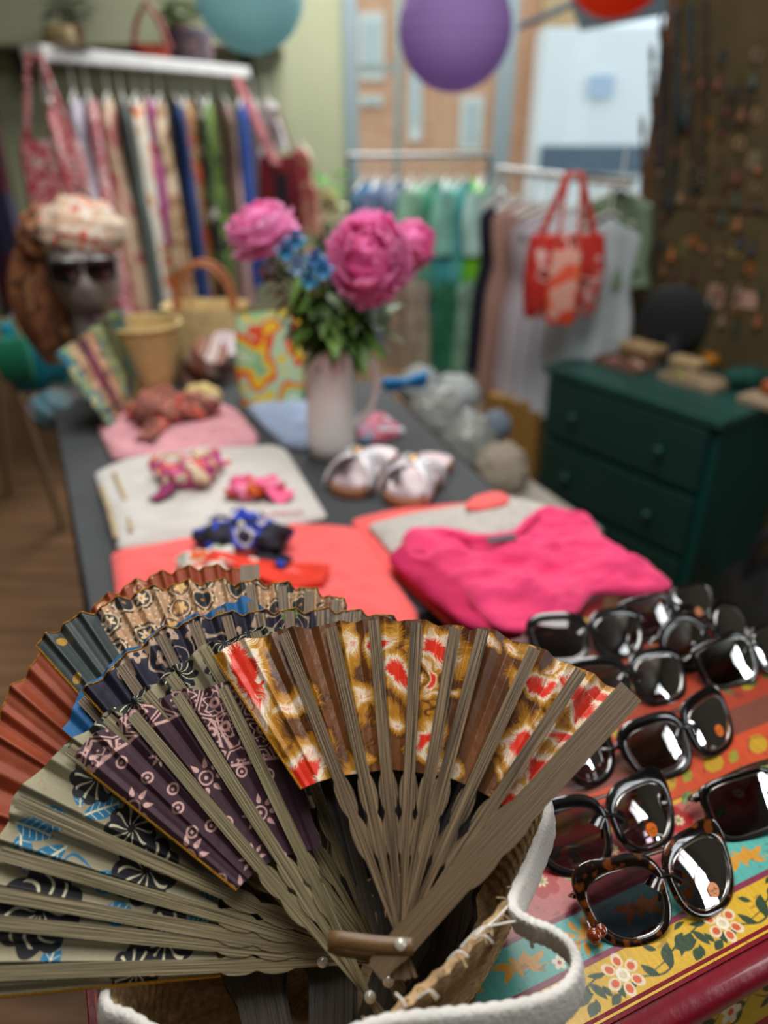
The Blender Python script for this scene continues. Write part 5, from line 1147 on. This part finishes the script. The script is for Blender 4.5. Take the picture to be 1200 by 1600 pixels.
# red floral bundle with strap at the near end, wine red handbag at the far end
def bag(name, label, top, w, h, d, m, strapm, sl, yaw=0., face=None, cat='bag'):
    top = Vector(top); T = thing(name, label, cat, tuple(top)); X = Vector((math.cos(yaw), math.sin(yaw), 0)); Y = Vector((-X.y, X.x, 0)); c = top+Vector((0, 0, -sl-h/2))
    def fn(v): return 1
    mb = MB(); rows = []
    for j in range(13):
        t = j/12; ww = w*(.86+.14*math.sin(PI*(t*.8+.1))); dd = d*(.35+.65*math.sin(PI*min(1, t*.9+.1))**.6); e = .5
        row = []
        for i in range(33):
            a = 2*PI*i/32; row.append(c+X*ww/2*math.copysign(abs(math.cos(a))**e, math.cos(a))+Y*dd/2*math.copysign(abs(math.sin(a))**e, math.sin(a))+Vector((0, 0, h/2-h*t)))
        rows.append(row)
    rows.insert(0, [c+Vector((0, 0, h/2))]*33); rows.append([c-Vector((0, 0, h/2))]*33)
    mb.sheet(rows); mb.build('bag_body', m, T, smooth=50)
    mb = MB(); mb.tube([c+X*w*.36+Vector((0, 0, h/2-.02)), top+X*.02, top-X*.02, c-X*w*.36+Vector((0, 0, h/2-.02))], .006 if w < .22 else .012, 8); mb.build('strap', strapm, T)
    if face: MB().box(c-Y*(d/2+.003), (w*.3, .006, h*.55), Matrix((X, Y, Vector((0, 0, 1)))).transposed()).build('front_panel', face, T, smooth=0)
    return T
p = at_d(432, 185, 3.5); bag('wine_red_bag', 'wine red tasselled handbag hanging at the right end of the left rack', p, .21, .34, .08, mat('#7c0d1c', .7, var=.2), mat('#8a2a38', .7), .16, .2, mat('#1a1022', .7))
p = at_d(52, 85, 2.7); bag('patterned_tote', 'red and white patterned tote hanging from the near end of the left rack', p, .24, .42, .07, FLR, FLR, .28, .6)
mb = MB(); q0 = Lp(365); mb.tube([q0+Vector((0, 0, .03)), at_d(395, 175, 3.6), at_d(432, 258, 3.5)], .022, 8, flat=.3); tag(mb.build('patterned_strap', mat('#8c4a50', .8, var=.4, scale=60)), 'pink and wine patterned strap slanting from the rack end to the wine red bag', 'strap')
p = at_d(415, 150, 3.75); garment('hanging_shirt', 'crumpled white shirt hanging behind the wine red bag', 'shirt', p+Vector((0, 0, .08)), yL+1.2, .22, .2, .24, .07, mat('#c4bfc4', .9), 33)
p = at_d(470, 235, 3.8); garment('ruffled_blouse', 'coral and tan ruffled top behind the wine red bag', 'blouse', p+Vector((0, 0, .12)), yL+1.3, .42, .14, .24, .07, pal(['#b8404c', '#c99a80', '#b05a54'], 12, seed=14), 34)
# things on top of the left rack
p = at_d(300, 92, 3.65); T = thing('hat_box', 'grey patterned drum shaped hat box on top of the left rack', 'box', (p.x, p.y, hz+.028)); MB().lathe((p.x, p.y, hz+.028), [(.10, 0), (.105, .02), (.105, .11), (.001, .11)], 28).build('drum', pal(['#4a4450', '#6a5458', '#3c4048', '#8a6468'], 20, seed=3), T); MB().lathe((p.x, p.y, hz+.136), [(.108, 0), (.108, .03), (.001, .034)], 28).build('lid', mat('#5a5260', .7), T)
p = at_d(238, 88, 3.35); T = thing('red_handle_bag', 'red handled basket bag standing on the left rack', 'bag', (p.x, p.y, hz+.028)); MB().lathe((p.x, p.y, hz+.028), [(.07, 0), (.09, .05), (.001, .05)], 20).build('basket_body', mat('#a8402c', .8), T); MB().tube([(p.x-.085, p.y, hz+.06), (p.x-.05, p.y, hz+.17), (p.x, p.y, hz+.24), (p.x+.05, p.y, hz+.17), (p.x+.085, p.y, hz+.06)], .012, 8).build('handle', mat('#8c3a3a', .7), T)
p = at_d(95, 70, 2.85); T = thing('straw_sun_hat', 'straw hat resting on the near end of the left rack', 'hat', (p.x, p.y, hz+.028)); MB().lathe((p.x, p.y, hz+.028), [(.11, 0), (.12, .004), (.06, .012), (.055, .07), (.001, .08)], 28).build('crown_and_brim', mat('#93825c', .85, var=.2, scale=90), T); MB().lathe((p.x, p.y, hz+.04), [(.061, 0), (.059, .02)], 28, cap=False).build('hat_band', mat('#5a4a30', .7), T)
def plant(label, base, R, h, col, seed, pot='#6a4a3a', n=60, L=.12):
    base = Vector(base); T = thing('potted_plant', label, 'plant', tuple(base)); MB().lathe(base, [(.05, 0), (.07, .10), (.06, .10), (.055, .08)], 20).build('pot', mat(pot, .7), T); rg = random.Random(seed); mb = MB(); st = MB()
    for k in range(n):
        a = rg.uniform(0, 2*PI); p = base+Vector((math.cos(a)*R*rg.random(), math.sin(a)*R*rg.random(), .1+h*rg.random())); leafblade(mb, p, Vector((math.cos(a), math.sin(a), rg.uniform(0, .8))), L*rg.uniform(.6, 1), L*.28, rg, .5)
        if k % 5 == 0: st.tube([base+Vector((0, 0, .05)), p], .003, 5)
    mb.build('leaves', mat(col, .6, var=.4), T, smooth=180); st.build('stems', STEM, T)
p = at_d(150, 60, 3.3); sh = thing('wall_shelf', 'dark shelf board on the wall behind the left rack', 'shelf', (-1.5, 5.0, 1.8)); MB().box((-1.45, 5.02, 1.80), (1.7, .32, .03)).build('board', mat('#4a3a28', .7), sh, smooth=0)
for x in (-2.1, -.8): MB().box((x, 5.05, 1.72), (.03, .26, .13)).build('bracket', mat('#2a2420', .6), sh, smooth=0)
plant('trailing dark green plant on the shelf above the left rack', (-1.75, 4.93, 1.816), .10, .18, '#2a4420', 3); plant('bushy green plant on the shelf above the hat box', (-1.15, 4.93, 1.816), .08, .10, '#4c6a30', 5)
fp = at_Y(505, 430, 4.75); T = thing('plant_stand', 'wooden stool under the leafy plant by the green wall', 'stool', (fp.x, 4.75, 0)); MB().lathe((fp.x, 4.75, .62), [(.15, 0), (.15, .03)], 24).build('seat', mat('#9a7a50', .6), T)
for k in range(3): a = k*2.1; MB().tube([(fp.x+.1*math.cos(a), 4.75+.1*math.sin(a), .62), (fp.x+.15*math.cos(a), 4.75+.15*math.sin(a), 0)], .014, 8).build('leg', mat('#8a6a44', .6), T)
plant('bright green leafy plant by the green wall between the racks', (fp.x, 4.75, .651), .14, .42, '#5f9a48', 8, '#b8a888', 110, .16)
c = at_Y(515, 320, 4.5); T = thing('cream_flower', 'large cream flower in front of the bright green plant', 'flower', tuple(c)); mb = MB(); rg = random.Random(3)
for k in range(24): a = k*.7; leafblade(mb, c, Vector((math.cos(a), -.4-.02*k, math.sin(a))), .11, .07, rg, .1)
mb.build('petals', mat('#dcd6b0', .8), T, smooth=180); MB().tube([c, (c.x, 4.72, .75)], .006, 6).build('stem', STEM, T)

# middle rack by the window
MA, MBp = at_d(545, 243, 3.3), at_d(765, 243, 3.3); hz2 = MA.z; MA = Vector((MA.x, MA.y, 0)); MBp = Vector((MBp.x, MBp.y, 0))
rack('clothes_rack', 'chrome rack of blue and green clothes in front of the shop window', MA, MBp, hz2, mat('#8a8f92', .35, metal=.4), r=.011)
ml = [(572, '#3f86b8', 'steel blue', .62), (588, '#5d9ccc', 'sky blue', .6), (604, '#8698bc', 'dusty blue', .7), (622, '#8a9ab8', 'pale lavender blue', .66), (642, '#8d8880', 'warm grey', .8), (664, '#a5dcbc', 'mint green', .55), (680, '#6ab496', 'sea green', .82), (698, '#4fb0b8', 'teal', .60), (716, '#98dccc', 'pale aqua', .84), (732, '#66c0c4', 'turquoise', .58), (752, '#86e030', 'lime green', .42), (762, '#c0f0e4', 'icy mint', .84)]
for i, (px, c_, nm, L) in enumerate(ml):
    p = at_d(px, 243, 3.3); p.z = hz2; k = 'blouse' if L < .65 else 'dress'
    garment('hanging_'+k, f'{nm} {k} on the chrome rack by the window', k, p, 1.15+.25*math.sin(i*2), L+.04, .26, .32, .10, mat(c_, .8, var=.25, scale=9), 40+i, group='clothes on the window rack', sleeves=.25 if i % 3 == 2 else 0.)
# lower garments on the same rack (skirts seen below)
for i, (px, c_, nm) in enumerate(((655, '#b0a490', 'sand coloured skirt'), (698, '#2f7a5c', 'emerald patterned skirt'), (735, '#8fb8a0', 'pale sage skirt'), (625, '#a8937c', 'oatmeal skirt'))):
    p = at_d(px, 400, 3.36); garment('hanging_skirt', f'{nm} hanging low behind the window rack', 'skirt', p, .2, .42, .12, .16, .10, mat(c_, .85, var=.3, scale=12), 60+i, hang=False)
# right rack
RA, RBp = at_d(780, 262, 2.9), at_d(985, 290, 2.25); hz3 = 1.275; RA = Vector((RA.x, RA.y, 0)); RBp = Vector((RBp.x, RBp.y, 0))
dR = rack('clothes_rack', 'white rack of long plain garments beside the green chest', RA, RBp, hz3, mat('#c8c8c4', .4), posts=(1, 0)); yR = math.atan2(dR.y, dR.x)
rl = [(792, '#15162a', 'navy black', .70, .12), (812, '#8c6e64', 'dusty brown', .72, .10), (828, '#a88478', 'rosy beige', .74, .14), (850, '#96786e', 'taupe pink', .72, .12), (872, '#a89ca4', 'mauve grey', .74, .16), (895, '#b8b4bc', 'pale lilac grey', .72, .18), (920, '#c4c8d0', 'silver white', .72, .18), (945, '#c9d4dc', 'icy white', .70, .16), (965, '#b9c4c8', 'light grey', .66, .16)]
for i, (px, c_, nm, L, w) in enumerate(rl):
    t = (px-780)/205; pos = RA+(RBp-RA)*t; pos.z = hz3
    garment('hanging_dress', f'{nm} long dress on the white rack beside the green chest', 'dress', pos, yR+1.3, L, w*1.5, w*1.9, .075, mat(c_, .85, var=.15, scale=7), 80+i, group='long garments on the right rack')
p = at_d(978, 240, 2.3); garment('hanging_jacket', 'sage green jacket hanging at the right end of the white rack', 'jacket', p, yR+1.1, .30, .16, .28, .07, mat('#6f8468', .85, var=.2), 95, sleeves=.2)
nf = Vector((-dR.y, dR.x, 0)); nf = -nf if nf.y > 0 else nf
p0 = RA+(RBp-RA)*.97; p0.z = hz3+.012; p = p0+nf*.19+Vector((0, 0, .02)); bg1 = bag('red_printed_bag', 'bright red and white printed bag hanging from the white rack', p, .25, .25, .09, pal(['#b8201a', '#c9301e', '#a01a18', '#c8403a', '#d8b0a8', '#8c1614'], 16, seed=5), mat('#b8443c', .7), .17, .1)
MB().tube([p0, p], .004, 6).build('rail_hook', SILV, bg1)
p0 = RA+(RBp-RA)*1.03; p0.z = hz3+.012; p = p0+nf*.22+Vector((0, 0, .02)); bg2 = bag('coral_printed_bag', 'coral and white checked bag hanging in front of the red one', p, .095, .22, .05, pal(['#e0553a', '#e8683f', '#dca090', '#e04828'], 14, 'vor', seed=6), mat('#d05a4a', .7), .21, -.2)
MB().tube([p0, p], .004, 6).build('rail_hook', SILV, bg2)
# wooden crate by the green chest and lantern shades
cb = at_z(810, 660, .40); T = thing('cardboard_box', 'tan cardboard box on the floor between the white rack and the green chest', 'box', (cb.x, cb.y, 0)); MB().box((cb.x+.04, cb.y, .25), (.2, .28, .50), Matrix.Rotation(.6, 3, 'Z')).build('box_body', mat('#a07838', .85), T, smooth=0); MB().box((cb.x+.04, cb.y, .506), (.2, .10, .01), Matrix.Rotation(.6, 3, 'Z')).build('flap', mat('#b08848', .85), T, smooth=0)
def lantern(label, px, py, d, R, col, rib=14):
    c = at_d(px, py, d); T = thing('paper_lantern', label, 'paper lantern', tuple(c)); mb = MB(); prof = [(max(.02, R*math.sin(PI*j/60))*(1-.012*abs(math.sin(j/60*PI*rib))), -R*.97*math.cos(PI*j/60)) for j in range(61)]
    mb.lathe(c, prof, 48, cap=False); m, nt, lk, b = base_mat('lantern_paper'); b.inputs['Base Color'].default_value = lin(col)+(1,); b.inputs['Roughness'].default_value = .8
    nz = nt.new('ShaderNodeTexNoise'); nz.inputs['Scale'].default_value = 60; bp2 = nt.new('ShaderNodeBump'); bp2.inputs['Strength'].default_value = .2; lk.new(nz.outputs[0], bp2.inputs['Height']); lk.new(bp2.outputs[0], b.inputs['Normal'])
    tl = nt.new('ShaderNodeBsdfTranslucent'); tl.inputs[0].default_value = lin(col)+(1,); mx = nt.new('ShaderNodeMixShader'); mx.inputs[0].default_value = .45; lk.new(b.outputs[0], mx.inputs[1]); lk.new(tl.outputs[0], mx.inputs[2]); lk.new(mx.outputs[0], nt['Material Output'].inputs[0])
    mb.build('paper_shade', m, T, smooth=25); MB().tube([c+Vector((0, 0, R*.9)), (c.x, c.y, 2.99)], .003, 5).build('cord', WHITE, T); mb = MB(); mb.tube([c+Vector((math.cos(a)*.03, math.sin(a)*.03, R*.96)) for a in [k*PI/6 for k in range(12)]], .003, 5, closed=True); mb.build('top_ring', WHITE, T)
lantern('aqua blue round paper lantern hanging at the top left', 389, -12, 2.7, .20, '#a9d3d6'); lantern('purple round paper lantern hanging in front of the window', 711, 46, 2.6, .20, '#b79bd2'); lantern('orange paper lantern at the top edge right of the purple one', 968, -70, 3.1, .23, '#d8501c')

# ================================================================== FAR END OF THE TABLE
# mannequin head with turban and sunglasses
hp = at_z(140, 560, ZT); hc = at_Y(132, 424, 1.78); hb = Vector((hc.x, 1.78, ZT))
T = thing('mannequin_head', 'grey mannequin head display at the far left of the table', 'mannequin head', tuple(hb))
GRYH = mat('#9a9290', .55, var=.08); Rh = Matrix.Rotation(.35, 3, 'Z')
def headfn(v):
    r = 1.
    r -= .20*max(0, -v.z)**1.5*(1 if v.y > -.2 else .45)            # taper to the jaw
    r += .10*max(0, -v.y)*math.exp(-((v.x/.22)**2+((v.z+.12)/.22)**2))   # nose
    r -= .06*max(0, -v.y)*math.exp(-(((abs(v.x)-.38)/.18)**2+((v.z-.08)/.14)**2))  # eye sockets
    r += .04*max(0, -v.y)*math.exp(-((v.x/.28)**2+((v.z+.50)/.10)**2))   # lips
    r += .05*max(0, -v.y)*math.exp(-((v.x/.25)**2+((v.z+.85)/.16)**2))   # chin
    return r
mb = MB(); mb.ball(hc, (.078, .095, .118), 48, 36, fn=headfn, R=Rh); mb.build('head', GRYH, T, smooth=180)
mb = MB(); mb.lathe(hb, [(.085, .001), (.085, .012), (.055, .04), (.048, .10), (.05, hc.z-ZT-.05)], 28); mb.build('neck_and_base', GRYH, T, smooth=50)
TURB = pal(['#d8c4ac', '#cfae94', '#e0d4c4', '#d86a50', '#c9b49a'], 16, seed=7); TB2 = pal(['#7a4c30', '#95603e', '#5a3420', '#a87850'], 16, seed=8)
T = thing('head_scarf', 'cream and tan scarf wrapped as a turban on the mannequin head', 'head scarf', tuple(hc+Vector((0, 0, .05))))
mb = MB(); mb.ball(hc+Vector((.0, .02, .085)), (.098, .108, .075), 36, 20, fn=lambda v: 1+.06*math.sin(v.z*16+v.x*5)+.04*math.sin(v.x*14), R=Rh); mb.build('wrapped_crown', TURB, T, smooth=180)
mb = MB(); mb.ball(hc+Vector((-.085, .02, .07)), (.055, .06, .07), 24, 14, fn=lambda v: 1+.15*math.sin(v.z*9+v.x*7)); mb.build('side_knot', TB2, T, smooth=180)
rows = []
for j in range(22):
    t = j/21; c = hc+Vector((-.095-.02*math.sin(t*3), .01, .08-.30*t)); w = .045+.035*math.sin(PI*t); rows.append([c+Vector((w*math.cos(a), w*.5*math.sin(a)*(1+.3*math.sin(a*5+t*6)), 0)) for a in [q*2*PI/24 for q in range(25)]])
mb = MB(); mb.sheet(rows); mb.build('hanging_end', TB2, T, smooth=180)
T = thing('sunglasses', 'black sunglasses worn by the grey mannequin head', 'sunglasses', tuple(hc+Rh @ Vector((0, -.1, .02))))
for s in (-1, 1):
    mb = MB(); cc_ = hc+Rh @ Vector((s*.036, -.098+.02*0, .018)); mb.lathe(cc_, [(.001, .004), (.028, .003), (.032, 0), (.030, -.003), (.001, -.003)], 24, rfn=lambda an, z: 1/(abs(math.cos(an))**4+abs(math.sin(an)*1.25)**4)**.25, axis=Rh @ Matrix.Rotation(PI/2, 3, 'X')); mb.build('lens', BLACK, T)
    mb = MB(); mb.tube([hc+Rh @ Vector((s*.066, -.092, .028)), hc+Rh @ Vector((s*.082, -.04, .028)), hc+Rh @ Vector((s*.082, .02, .022))], .004, 6); mb.build('temple', BLACK, T)
mb = MB(); mb.tube([hc+Rh @ Vector((-.068, -.097, .036)), hc+Rh @ Vector((0, -.105, .034)), hc+Rh @ Vector((.068, -.097, .036))], .006, 8); mb.build('brow_bar', BLACK, T)

# straw cone hat, straw tote, striped roll, tropical bag, standing folded scarves
STRAW = mat('#d2b478', .8, var=.25, scale=60, bump=.8, bscale=140, stretch=(1, 1, 6)); 
c0 = at_z(240, 618, ZT); T = thing('straw_planter', 'tapering woven straw basket standing on the table before the leather handled one', 'basket', tuple(c0))
prof = [(.035, 0), (.045, .012), (.060, .06), (.074, .12), (.083, .165), (.086, .175), (.082, .178), (.070, .11), (.045, .02)]
MB().lathe(c0+Vector((0, 0, .001)), prof, 40, rfn=lambda an, z: 1+.012*math.sin(an*30)*(1 if z < .17 else 0)).build('woven_body', STRAW, T, smooth=60); MB().tube([c0+Vector((math.cos(a)*.085, math.sin(a)*.085, .177)) for a in [k*PI/16 for k in range(32)]], .0045, 6, closed=True).build('plaited_rim', mat('#d2b87c', .8, var=.2), T)
tc_ = at_z(330, 560, ZT); T = thing('straw_tote', 'wide straw tote with an arched tan leather handle, behind the tapering basket', 'bag', tuple(tc_))
MB().lathe(tc_+Vector((0, 0, .001)), [(.09, 0), (.105, .05), (.115, .14), (.118, .15), (.108, .14), (.09, .02)], 40, rfn=lambda an, z: 1/(abs(math.cos(an))**3+abs(math.sin(an)*1.5)**3)**.333).build('woven_body', mat('#d8c088', .8, var=.2, scale=60, bump=.6), T, smooth=60)
for yy in (-.03, .03):
    MB().tube(catmull([tuple(tc_+Vector((x, yy, z))) for x, z in ((-.078, .12), (-.07, .20), (-.04, .245), (0, .26), (.04, .245), (.07, .20), (.078, .12))], 6, False), .0065, 8).build('leather_handle', mat('#a8653c', .5, var=.15), T)
MB().tube([tc_+Vector((-.028, -.062, .05)), tc_+Vector((-.028, -.066, .14)), tc_+Vector((-.026, -.03, .25))], .010, 8, flat=.3).build('leather_strap', mat('#b06c40', .5), T)
c1 = at_z(300, 590, ZT+.06)
def roll(label, px, py, r, L, yaw, m, m2, tilt=.2):
    c = at_z(px, py, ZT+r); T = thing('rolled_scarf', label, 'scarf', tuple(c)); R = Matrix.Rotation(yaw, 3, 'Z') @ Matrix.Rotation(PI/2-tilt, 3, 'X'); pr = [(r*.98*(1+.03*math.sin(j)), -L/2+L*j/12) for j in range(13)]
    MB().lathe(c+Vector((0, 0, .004)), pr, 28, rfn=lambda an, z: 1+.04*math.sin(an*3+z*20), axis=R).build('rolled_cloth', m, T, smooth=60); MB().lathe(c+Vector((0, 0, .004)), [(r*1.03, -L*.12), (r*1.03, L*.12)], 28, cap=False, axis=R).build('cloth_band', m2, T)
roll('brown and cream rolled scarf between the straw basket and the patterned bag', 318, 575, .045, .13, .9, pal(['#8a5a44', '#b08a80', '#6a3424', '#c9b4b0'], 5, 'wave', seed=3), mat('#5a2a1c', .8), .9)
roll('white and pink striped rolled scarf leaning on the straw tote', 352, 560, .040, .12, .5, pal(['#c9bcc4', '#b58a90', '#d8d0d4'], 6, 'wave', seed=4), mat('#a86a74', .8), .9)
c = at_z(316, 628, ZT+.02); T = thing('straw_coaster', 'small cream straw pouch with a white tag before the brown roll', 'pouch', tuple(c)); MB().ball(c+Vector((0, 0, .012)), (.045, .035, .032), 24, 14, fn=lambda v: 1+.05*math.sin(v.x*9)).build('pouch_body', mat('#cbb478', .8, var=.15, scale=60), T, smooth=180); MB().box(c+Vector((.032, -.03, .01)), (.022, .004, .03)).build('white_tag', WHITE, T, smooth=0, bevel=.002)
# tropical print bag standing
c = at_z(425, 632, ZT); T = thing('tropical_print_bag', 'yellow, mint and orange tropical print bag standing left of the jug', 'bag', tuple(c)); TROP = pal(['#8fb88e', '#d8b818', '#a8c4a0', '#d0441c', '#dcb41c', '#7fae80', '#a8c49c', '#c0cfb4'], 10, seed=9)
rows = []
for j in range(15):
    t = j/14; w = .080*(.93+.1*math.sin(PI*t))*(1 if t < .92 else .96); dd = .028*(1-t)**.6+.004; rows.append([c+Vector((w*math.copysign(abs(math.cos(a))**.6, math.cos(a)), .012+dd*math.copysign(abs(math.sin(a))**.7, math.sin(a))+.03*t, +.001+.215*t+.010*math.cos(a)*t)) for a in [q*2*PI/28 for q in range(29)]])
MB().sheet(rows).build('printed_cloth', TROP, T, smooth=60); MB().tube([rows[-1][i] for i in range(0, 28)], .0035, 6, closed=True).build('zip_edge', mat('#6a5a2c', .7), T)
c = at_z(468, 622, ZT); tag(MB().ball(c+Vector((.0, .01, .032)), (.032, .028, .032), 20, 14, fn=lambda v: 1+.08*math.sin(v.x*8+v.z*5)).build('grey_pouch', mat('#807a70', .85, var=.3, scale=40), None, smooth=180), 'grey brown cloth pouch tucked between the tropical bag and the jug', 'pouch')
# fan of folded patterned scarves leaning at the left edge
FSC = [('#8a9a6a', '#2a6a80', '#a8a878'), ('#b08a68', '#8a6a50', '#c09c7c'), ('#5a2038', '#7a3048', '#40202c'), ('#a87c5c', '#c29a78', '#7a5a44'), ('#9aa474', '#7a8458', '#2a6478'), ('#3a3a28', '#5a5a34', '#2a2a20'), ('#6a7a44', '#4c5a30', '#2c5a6a'), ('#a8406a', '#7a2a50', '#3a2a30')]
FNM = ['olive and teal', 'tan', 'burgundy', 'light brown', 'pale green and blue', 'blackish olive', 'moss green', 'magenta edged']
for i in range(8):
    a_ = at_z(175+i*7, 665-i*7, ZT+.02); b_ = at_Y(100+i*13, 545-i*9, a_.y+.035); b_.z = max(b_.z, ZT+.08)
    if i == 7: b_ = at_Y(150, 492, a_.y+.04)
    d = b_-a_; s_ = Vector((d.z*.3, .2, -d.x*.3)).normalized(); T = thing('folded_scarf', f'{FNM[i]} patterned folded fabric leaning in a row at the left table edge', 'scarf', tuple(a_), 'folded fabrics leaning at the left edge')
    nn = d.cross(Vector((0, 1, 0))).normalized(); rows = []
    for j in range(13):
        t = j/12; w = .013*(.6+.5*t); dp = .03*(.5+.9*t); rows.append([a_+d*t+nn*w*math.cos(q*2*PI/16)*(1+.2*math.sin(q*3))+Vector((0, 1, .0))*dp*math.sin(q*2*PI/16)+Vector((0, 0, .004*math.sin(t*9+i))) for q in range(17)])
    mb = MB(); mb.sheet(rows); mb.add(rows[-1][:16], [tuple(range(16))]); mb.build('pleated_fabric', pal(list(FSC[i]), 30, seed=i), T, smooth=60)
    MB().tube([rows[2][q] for q in range(16)], .0025, 5, closed=True).build('tie_ribbon', mat('#5a3a2c', .8), T)
# teal bag, grey blue cloth and walking stick left of the table
p = at_d(38, 470, 2.1); bag('teal_bag', 'teal and turquoise slouchy bag hanging at the left edge, beside the head scarf', p, .17, .20, .10, pal(['#0a7f96', '#088aa4', '#0c6a7c', '#0a8a6a'], 5, seed=2), mat('#8a9cae', .8), .06, .3)
p = at_d(8, 500, 2.0); bag('green_pouch_bag', 'emerald green pouch hanging at the far left edge', p, .09, .12, .06, mat('#0f7a5c', .7), mat('#8f8a50', .8), .05, .2)
c = at_z(85, 622, ZT+.02); tag(MB().ball(Vector((c.x-.02, c.y+.03, ZT-.02)), (.060, .05, .045), 24, 16, fn=lambda v: 1+.14*math.sin(v.x*7+v.z*9)).build('grey_blue_cloth', pal(['#6a8084', '#4f7886', '#7f8480', '#8a7a80'], 12, seed=3), None, smooth=180), 'crumpled grey blue cloth hanging over the far left corner of the table', 'cloth')
q0 = at_d(2, 540, 2.3); q1 = at_d(36, 640, 2.5); st_ = thing('easel', 'pale wooden easel leg left of the table', 'easel', (q1.x, q1.y, 0)); dd = (q1-q0).normalized(); q2 = q1+dd*((0-q1.z)/dd.z); MB().tube([q0-dd*.15, q2], .014, 8).build('leg', mat('#9a8468', .6), st_); MB().tube([q0-dd*.15, Vector((q2.x-.35, q2.y+.3, 0))], .014, 8).build('leg', mat('#9a8468', .6), st_)
# dark coats at the extreme left
p = Vector((LA.x-.18, LA.y-.2, hz-.03)); garment('hanging_dress', 'dark wine and blue dress at the far left edge of the picture', 'dress', p, yL+1.1, .95, .3, .35, .09, pal(['#3a1420', '#5a1c2a', '#2a2c4a'], 6, seed=5), 99)

# tissue paper and clear plastic on the stool behind the table, blue ribbon
PLS = mat('#8b8d8a', .35, var=.12, scale=12, coat=.4)
def crumple(name, label, cat, c, R, m, seed, rest=None):
    n, m_ = 64, 40; th = np.linspace(0, 2*PI, n, endpoint=False)[:, None]; ph = np.linspace(0.001, PI-.001, m_)[None]
    x = np.sin(ph)*np.cos(th); y = np.sin(ph)*np.sin(th); z = np.cos(ph)+0*th
    nn = 1+.22*(np.abs(fbm(x*2+5, y*2+z*2+seed, seed, 3)-.5)*2-.3)+.03*(vn(x*9+z*7, y*9+seed, 2)-.5)
    P = np.stack([c[0]+x*R[0]*nn, c[1]+y*R[1]*nn, c[2]+z*R[2]*nn], -1)
    o_ = grid_np(name, P, m, None, wrap_u=True, smooth=30); return tag(o_, label, cat)
stc = at_z(755, 720, .62); ST = thing('bench', 'low pale bench beyond the right edge of the table, under the plastic bags', 'bench', (stc.x, stc.y+.1, 0))
RB2 = Matrix.Rotation(math.atan2(dv.y, dv.x), 3, 'Z'); bc_ = Vector((stc.x-.02, stc.y+.18, 0)); MB().box(bc_+Vector((0, 0, .46)), (.85, .34, .04), RB2).build('seat', mat('#a39c90', .7), ST, smooth=0)
for sx in (-.36, .36):
    for sy in (-.12, .12): MB().tube([bc_+RB2 @ Vector((sx, sy, .45)), bc_+RB2 @ Vector((sx, sy, 0))], .018, 8).build('leg', mat('#8a8478', .6), ST)
for i, (px, py, z, r, lab) in enumerate(((682, 650, .64, (.09, .09, .09), 'crumpled clear plastic bag of goods, nearest the jug'), (730, 690, .57, (.10, .11, .10), 'large crumpled white plastic bag beside the table edge'), (655, 605, .70, (.07, .07, .07), 'pale bunched tissue paper behind the plastic bags'), (782, 735, .53, (.085, .09, .085), 'beige paper bag nearest the green chest'), (712, 618, .67, (.08, .08, .07), 'white tissue paper heap under the window rack'))):
    c = at_z(px, py, z); crumple('plastic_bag' if i in (0, 1) else 'paper_bag', lab, 'bag', (c.x, c.y, c.z), r, [PLS, PLS, mat('#9aa09e', .8), mat('#958a7a', .85), mat('#a4aaaa', .7)][i], 3+i)
c = at_z(775, 665, .62); tag(MB().ball(c, (.045, .045, .05), 20, 12, fn=lambda v: 1+.1*math.sin(v.x*9)).build('blue_grey_pouch', mat('#6a7684', .8), None, smooth=180), 'small blue grey pouch on the beige paper bag', 'pouch')
mb = MB(); rows = []; a_ = at_Y(597, 604, 1.86); b_ = at_Y(668, 592, 1.90)
for j in range(15): t = j/14; p_ = a_+(b_-a_)*t; w = .022*(.45+.55*abs(math.cos(PI*t))); rows.append([p_+Vector((0, .01*math.sin(q), w*(q/3-1))) for q in range(7)])
mb.sheet(rows); tag(mb.build('blue_ribbon', mat('#0f7fc0', .6), None, smooth=180, solid=.004), 'bright blue twisted ribbon bow lying behind the jug', 'ribbon')
